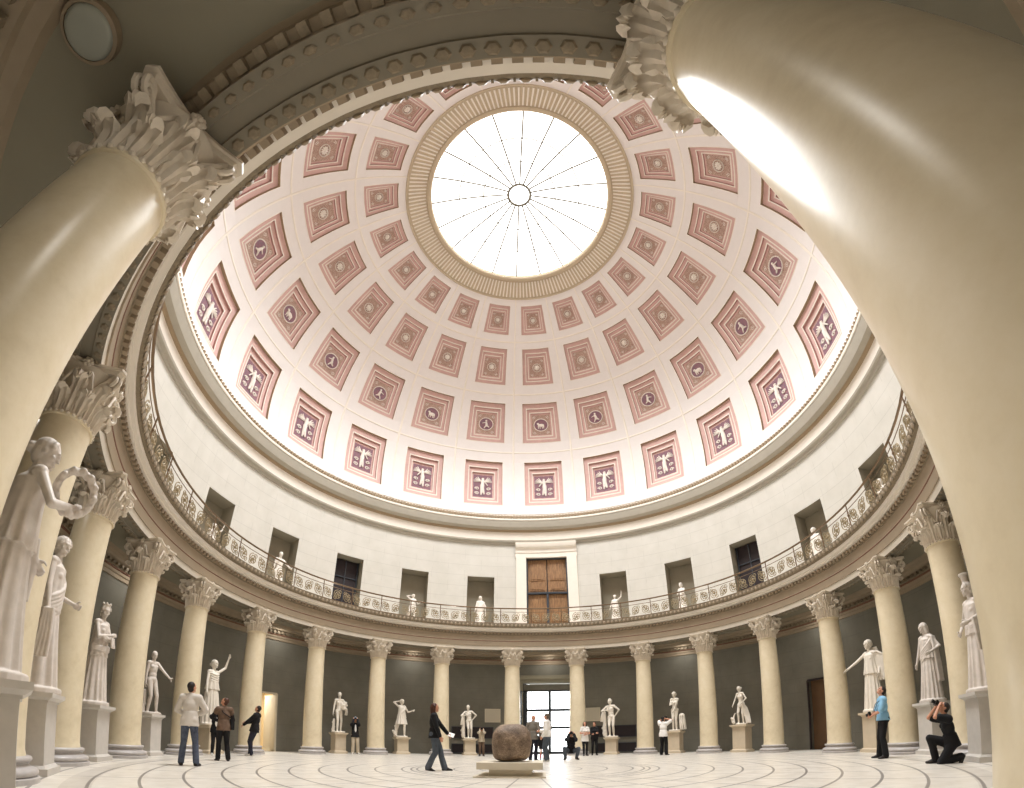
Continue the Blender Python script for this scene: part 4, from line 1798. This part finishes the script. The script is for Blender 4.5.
def person(label, pos, az, H, fig, top=None, bottom=None, shoes='shoe', hair=('hair_dark', 'short'), extra=None, vox=.012, curl=.6, group=None):
    """az: direction faced, clockwise from the door axis"""
    k = H / 1.75
    t = thing('person', label, 'person', (pos[0], pos[1], 0), -R(az), group)
    s = Fig(**fig)
    mb = MB()
    s.full(mb, curl)
    bod = link('body', remesh(mb, 'body', 'skin', vox * .8, 1, k), t)
    mb = MB()
    if bottom:
        m_, g, cuff = bottom[:3]
        s.torso(mb, g, True, False)
        for q in (-1, 1):
            s.leg(mb, q, g, cuff)
        link('trousers', remesh(mb, 'trousers', m_, vox, 2, k), t)
    if top:
        m_, g, sl, hem = top[:4]
        mb = MB()
        s.torso(mb, g, hem > .1, True)
        if hem > 0:
            rings = []
            for i in range(5):
                u = i / 4
                rings.append((s.P + s.U * (.16 - (.16 + hem) * u), s.X, s.F, .14 + g + .045 * u, .108 + g + .04 * u, 0.02 * u))
            loft(mb, rings, 7, 36)
        if sl:
            for q in (-1, 1):
                s.arm(mb, q, g, sl)
        if sl and sl < 1.5:
            pass
        jk = link('jacket' if len(top) > 4 else 'shirt', remesh(mb, 'shirt', m_, vox, 2, k), t)
        if len(top) > 4:           # sleeves or front of another colour
            m2, kind = top[4]
            mb = MB()
            if kind == 'front':
                mb.ell(s.P + s.U * .2 + s.F * (.075 + g), (.055, .05, .26), s.M)
                link('shirt_front', remesh(mb, 'shirt_front', m2, vox, 2, k), jk)
            elif kind == 'sleeves':
                for q in (-1, 1):
                    s.arm(mb, q, .018, 1.95)
                link('sleeves', remesh(mb, 'sleeves', m2, vox, 2, k), t)
    for q in (-1, 1):
        mb = MB()
        s.foot(mb, q, .010)
        link('shoe', remesh(mb, 'shoe', shoes, vox * .8, 1, k), t)
    if hair:
        mb = MB()
        s.hair(mb, hair[1])
        link('hair', remesh(mb, 'hair', hair[0], vox * .8, 1, k), t)
    for q in (-1, 1):
        mb = MB(k)
        mb.ell(s.H + s.f * .078 + s.hx * q * .03 + s.hu * .004, (.012, .01, .008), s.hM, nu=8, nv=6)
        link('eye', mb.mesh('eye', 'camera'), bod)
    if extra:
        extra(s, t, k)
    Mw = Matrix.Translation((pos[0], pos[1], 0)) @ Matrix.Rotation(-R(az), 4, 'Z') @ Matrix.Scale(k, 4)
    return s, Mw, t


def hold_camera(s, Mw, lp, d, label):
    p = Mw @ Vector(lp)
    dd = (Mw.to_3x3() @ Vector(d)).normalized()
    return hand_camera(p, dd, label)


def up_hands(z=1.62, y=.2, dx=.07):
    return dict(rh='cam', lh='cam', re=(.25, .15, -1), le=(-.25, .15, -1))


# 1 man in the pale blazer
person('person in a pale blazer and blue jeans seen from behind, leftmost of the visitors', (-6.75, -4.84), -38, 1.80,
       dict(face=(.5, .8, .35), rh=(.12, .2, 1.08), lh=(-.12, .22, 1.05), re=(1, -.2, -.4), le=(-1, -.2, -.4), rf=(.17, 0, .08), lf=(-.17, .03, .08)),
       ('blazer', .03, 1.95, .13), ('denim', .016, .07), 'shoe', ('hair_dark', 'short'))


def vest_bag(s, t, k):
    mb = MB(k)
    mb.box((0, 0, 0), (.1, .22, .3), 0, Matrix.Translation(s.P + V(.24, .0, .06)))
    mb.tube([s.P + V(.24, .06, .2), s.P + V(.1, .12, .38), s.sh[-1] + V(.05, .02, .06), s.P + V(-.05, -.16, .36), s.P + V(.24, -.08, .2)], .012, 6)
    link('shoulder_bag', mb.mesh('shoulder_bag', 'black'), t)


# 3 person in the brown vest
person('person in a brown vest with dark sleeves and black trousers looking up, beside the blazer', (-7.74, -2.89), -58, 1.68,
       dict(face=(-.7, .4, .45), rh=(.2, .24, 1.0), lh=(-.14, .26, 1.1), re=(.7, -1, -.2), le=(-1, -.3, -.3), rf=(.15, -.02, .08), lf=(-.13, .05, .08)),
       ('brownvest', .032, .35, .12, ('black', 'sleeves')), ('black', .02, .075), 'shoe', ('hair_brown', 'short'), vest_bag)

# 2 small photographer behind them
s, Mw, t = person('person in black jacket raising a camera, half hidden between the blazer and the brown vest', (-9.95, -1.2), 120, 1.55,
                  dict(face=(-.2, .9, .3), **up_hands()),
                  ('black', .028, 1.95, .12, ('whiteshirt', 'front')), ('black', .018, .06), 'shoe_pale', ('hair_brown', 'short'))
hold_camera(s, Mw, s.H + s.f * .17, s.f, 'black camera held to the eye between the two left visitors')

# 4 leaning man in black
person('person in black hoodie leaning back with both hands forward, before the lit side door', (-9.22, -.11), -112, 1.75,
       dict(pel=(0, -.04, .93), up=(0, -.17, 1), face=(0, .85, .5), rh=(.14, .34, 1.12), lh=(-.12, .36, 1.02), re=(.6, -.6, -1), le=(-.6, -.6, -1), rf=(.1, .16, .08), lf=(-.1, .02, .08)),
       ('black', .028, 1.95, .12), ('navy', .018, .07), 'shoe_pale', ('hair_dark', 'short'))

# 5 photographer against the column
s, Mw, t = person('person in dark jacket and beige trousers photographing, leaning by the column left of the huntress', (-8.7, 6.3), 142, 1.72,
                  dict(up=(0, -.08, 1), face=(.1, .85, .5), **up_hands(1.66, .14), rf=(.13, .12, .08), lf=(-.13, .08, .08)),
                  ('black', .03, 1.95, .16, ('whiteshirt', 'front')), ('beige', .03, .085), 'shoe_pale', ('hair_dark', 'short'))
hold_camera(s, Mw, s.H + s.f * .17, s.f, 'camera raised by the visitor in beige trousers')


# 6 walking woman
def paper(s, t, k):
    pass


s, Mw, t = person('person with reddish brown hair in black top and jeans striding past the carved stone', (-2.21, -1.31), 78, 1.68,
                  dict(fem=True, pel=(0, 0, .93), up=(0, -.04, 1), face=(-.15, 1, .1), rh=(.22, .16, .86), re=(.4, -1, 0), lh=(-.2, .34, .92), le=(-.4, -1, -.2), rf=(.1, -.16, .09), lf=(-.09, .24, .08), rtoe=10),
                  ('black', .026, 1.9, .1), ('greyjeans', .02, .085), 'shoe', ('hair_brown', 'long'))
p = Mw @ (s.wr[-1] + V(0, .09, -.03))
mb = MB()
mb.box((0, 0, 0), (.15, .21, .004))
mb.box((.0, 0, .006), (.13, .2, .003))
o = link('folded_leaflet', mb.mesh('folded_leaflet', 'whiteshirt'), None, p)
o.rotation_euler = (.5, .3, .2)
tag(o, 'white folded leaflet in the hand of the striding visitor', 'leaflet')

# 7 small photographer by the left satyr
s, Mw, t = person('short person in pale jacket and brown trousers with a camera, before the left satyr pedestal', (-3.2, 9.2), 166, 1.45,
                  dict(face=(0, 1, .1), **up_hands(1.5, .24)), ('beige', .028, 1.95, .1), ('brownvest', .018, .065), 'shoe', ('hair_dark', 'short'))
hold_camera(s, Mw, s.H + s.f * .17, s.f, 'camera held by the short visitor near the left satyr')

# 8 bald man behind the stone
person('bald person in a grey sweater standing behind the carved stone', (-.30, 4.5), 20, 1.74,
       dict(face=(.2, 1, 0), rh=(.22, .18, .98), lh=(-.2, .2, 1.0)), ('greysweater', .03, 1.95, .14), ('navy', .018, .07), 'shoe', None)
# 8b child with red stockings
person('small person in dark coat and red stockings between two adults at the doorway', (-.02, 5.6), 160, 1.15,
       dict(), ('black', .035, 1.95, .3), ('redcloth', .0, .045), 'shoe', ('hair_dark', 'long'))
# 9 backlit man
person('person in a white shirt and jeans standing backlit before the glass doorway', (.24, 4.06), -75, 1.76,
       dict(face=(0, 1, .0), rh=(.12, .3, 1.1), lh=(-.24, .1, .9), re=(.5, -.6, -1)), ('whiteshirt', .03, 1.9, .06), ('greyjeans', .018, .065), 'shoe_pale', ('hair_grey', 'short'))
# 10 crouching photographer
s, Mw, t = person('person in black jacket crouching with a camera right of the glass doorway', (1.12, 5.2), 176, 1.75,
                  dict(pel=(0, -.12, .36), up=(0, .32, 1), face=(0, 1, .2), rh='cam', lh='cam', re=(.3, .2, -1), le=(-.3, .2, -1), rf=(.22, .06, .09), lf=(-.22, .02, .09), rk=(.5, 1, .4), lk=(-.5, 1, .4), rfy=20, lfy=-20),
                  ('black', .03, 1.95, .06), ('greyjeans', .02, .065), 'shoe', ('hair_dark', 'short'))
hold_camera(s, Mw, s.H + s.f * .17 - V(0, 0, .01), s.f, 'camera of the crouching visitor near the doorway')

# 11 and 12 two women
person('person with long dark hair in white printed top and black leggings beside another in black', (1.84, 9.1), 172, 1.66,
       dict(fem=True, face=(.2, 1, 0), rh=(.02, .2, 1.16), lh=(-.02, .22, 1.08), re=(1, -.3, -.5), le=(-1, -.3, -.5), rf=(.06, .06, .08), lf=(-.1, 0, .08)),
       ('whiteshirt', .03, .5, .22), ('black', .01, .05), 'shoe', ('hair_dark', 'long'))
person('person in a black jacket and trousers with arms crossed, behind the white printed top', (2.36, 9.75), 178, 1.66,
       dict(fem=True, face=(.5, 1, 0), rh=(-.04, .2, 1.14), lh=(.04, .2, 1.1), re=(1, -.3, -.5), le=(-1, -.3, -.5)),
       ('black', .028, 1.9, .12), ('black', .014, .055), 'shoe', ('hair_brown', 'short'))

# 13 man with raised arms
s, Mw, t = person('person in white shirt and black trousers, back turned, photographing the goddess with vase', (5.3, 7.14), 38, 1.72,
                  dict(face=(.25, 1, .45), rh='cam', lh='cam', re=(1, .2, -.1), le=(-1, .2, -.3), rf=(.14, 0, .08), lf=(-.13, .04, .08)),
                  ('whiteshirt', .035, .75, .12), ('black', .026, .085), 'shoe', ('hair_dark', 'short'))
hold_camera(s, Mw, s.H + s.f * .17, s.f, 'camera raised by the visitor in the white shirt')


# 14 man in blue
def strap(s, t, k):
    mb = MB(k)
    c = s.P + V(.0, .24, .17)
    mb.tube([c + V(.06, 0, 0), s.P + V(.09, .16, .36), s.N + V(.075, .03, 0), s.N + V(.0, -.08, .01), s.N + V(-.075, .03, 0), s.P + V(-.09, .16, .36), c + V(-.06, 0, 0)], .008, 6)
    link('camera_strap', mb.mesh('camera_strap', 'black'), t)
    mb = MB(k)
    loft(mb, [(s.P + s.U * .11, s.X, s.F, .155, .125, 0), (s.P + s.U * .145, s.X, s.F, .155, .125, 0)], 0, 32)
    link('belt', mb.mesh('belt', 'black'), t)


s, Mw, t = person('person in light blue shirt and black trousers looking up, camera at the waist', (8.98, -2.24), -62, 1.78,
                  dict(face=(-.1, .75, .65), rh=(.06, .3, 1.07), lh=(-.06, .3, 1.04), re=(1, -.8, -.3), le=(-1, -.8, -.3), rf=(.2, .08, .08), lf=(-.18, .02, .08), rfy=5, lfy=-15),
                  ('blueshirt', .03, .9, .04), ('black', .024, .085), 'shoe', ('hair_dark', 'short'), strap)
hold_camera(s, Mw, s.P + V(0, .34, .13), (0, 1, -.3), 'dark camera hanging at the waist of the visitor in blue')

# 15 kneeling photographer
s, Mw, t = person('person in black kneeling on one knee and aiming a camera upwards on the right', (8.3, -4.72), -60, 1.72,
                  dict(pel=(0, -.14, .40), up=(0, .22, 1), face=(0, .85, .55), rh='cam', lh='cam', re=(.5, .5, -1), le=(-.5, .5, -1), rf=(.1, .16, .09), lf=(-.12, -.28, .12), rk=(0, 1, .5), lk=(0, .9, -.6), ltoe=60),
                  ('black', .03, .7, .1), ('black', .024, .08), 'shoe', ('hair_dark', 'short'))
hold_camera(s, Mw, s.H + s.f * .18, s.f, 'camera aimed upwards by the kneeling visitor')

# ---------------------------------------------------------------- carved stone on its white plinth
cx, cy = -.22, -2.2
mb = MB()
n1, n2 = 26, 16
rows = []
rg = random.Random(5)
lump = [(rg.uniform(-1, 1), rg.uniform(-1, 1), rg.uniform(-1, 1), rg.uniform(.03, .12)) for _ in range(16)]
for i in range(n2 + 1):
    th = -PI / 2 + PI * i / n2
    row = []
    for j in range(n1):
        ph = 2 * PI * j / n1
        e1, e2 = .47, .62
        sg = lambda v, e: math.copysign(abs(v) ** e, v)
        p = Vector((.43 * sg(math.cos(th), e1) * sg(math.cos(ph), e2), .36 * sg(math.cos(th), e1) * sg(math.sin(ph), e2), .40 * sg(math.sin(th), e1)))
        if p.z > .1:
            p.x *= 1 - .22 * (p.z - .1) / .3
            p.y *= 1 - .2 * (p.z - .1) / .3
        for a, b, c, w in lump:
            d = (p.normalized() - Vector((a, b, c)).normalized()).length
            p *= 1 - w * math.exp(-d * d * 7)
        row.append(p + Vector((0, 0, .40)))
    rows.append(row)
mb.grid(rows, closed_u=True)
for cxx, czz in ((-.08, .46), (.16, .52)):
    pass
o = link('carved_stone', mb.mesh('carved_stone', 'stone', 60), None, (cx, cy, .312), .2)
tag(o, 'rounded block of brown granite on a white plinth in the middle of the floor', 'stone')
t = thing('display_plinth', 'low white slab plinth carrying the brown granite block', 'plinth', (cx, cy, 0), .05)
mb = MB()
mb.box((0, 0, .015), (1.45, 1.25, .03))
link('foot_slab', mb.mesh('foot_slab', 'plinth'), t)
mb = MB()
mb.box((0, 0, .10), (.86, .8, .15))
link('core', mb.mesh('core', 'plinth'), t)
mb = MB()
mb.box((0, 0, .24), (1.32, 1.15, .14))
link('top_slab', mb.mesh('top_slab', 'plinth'), t)

# ---------------------------------------------------------------- boards and dark panels on the ambulatory wall


def curved_slab(mb, r0, r1, a0, a1, z0, z1, n=8):
    pts = []
    for i in range(n + 1):
        a = R(a0 + (a1 - a0) * i / n)
        pts.append([(r * math.sin(a), r * math.cos(a), z) for r, z in ((r1, z0), (r0, z0), (r0, z1), (r1, z1))])
    mb.grid(pts, closed_v=False, closed_u=True)
    for row, fl in ((0, False), (n, True)):
        o = len(mb.v)
        mb.v += [Vector(p) for p in pts[row]]
        mb.f.append([o, o + 1, o + 2, o + 3] if not fl else [o + 3, o + 2, o + 1, o])
        mb.m.append(0)


def wall_thing(name, label, cat, a0, a1, z0, z1, m, group, frame=None):
    am = (a0 + a1) / 2
    c = ringpos(RW, am, z0)
    t = thing(name, label, cat, c, -R(am), group)
    mb = MB(K)
    w = a1 - a0
    curved_slab(mb, RW - .06, RW - .005, -w / 2, w / 2, 0, z1 - z0)
    mb.v = [v - Vector((0, RW, 0)) for v in mb.v]
    link('panel', mb.mesh('panel', m), t)
    if frame:
        mb = MB(K)
        h = z1 - z0
        for a, b, c_, d in ((-w / 2, w / 2, 0, .03), (-w / 2, w / 2, h - .03, h), (-w / 2, -w / 2 + .2, 0, h), (w / 2 - .2, w / 2, 0, h)):
            curved_slab(mb, RW - .075, RW - .055, a, b, c_, d)
        mb.v = [v - Vector((0, RW, 0)) for v in mb.v]
        link('border', mb.mesh('border', frame), t)


for a0, a1, side in ((-25.2, -14.4, 'left'), (12.0, 22.6, 'right')):
    wall_thing('dark_wall_panel', 'upper dark rectangular panel behind the %s satyr statue' % side, 'panel', a0, a1, .80, 1.38, 'darkwood', 'dark panels on the far wall', 'frame')
    wall_thing('dark_wall_panel', 'lower dark rectangular panel near the floor behind the %s satyr statue' % side, 'panel', a0, a1, .06, .52, 'darkwood', 'dark panels on the far wall', 'frame')
wall_thing('information_board', 'blank pale board on the wall left of the glass doorway', 'board', -16.6, -12.6, 1.62, 2.3, 'white', 'blank boards on the far wall', 'plinth')
wall_thing('information_board', 'blank pale board on the wall right of the glass doorway', 'board', 9.4, 13.2, 1.62, 2.3, 'white', 'blank boards on the far wall', 'plinth')
wall_thing('information_board', 'small pale board low on the wall between the open side door and the bundle statue', 'board', -62.2, -58.8, .5, .82, 'white', 'blank boards on the far wall', 'plinth')
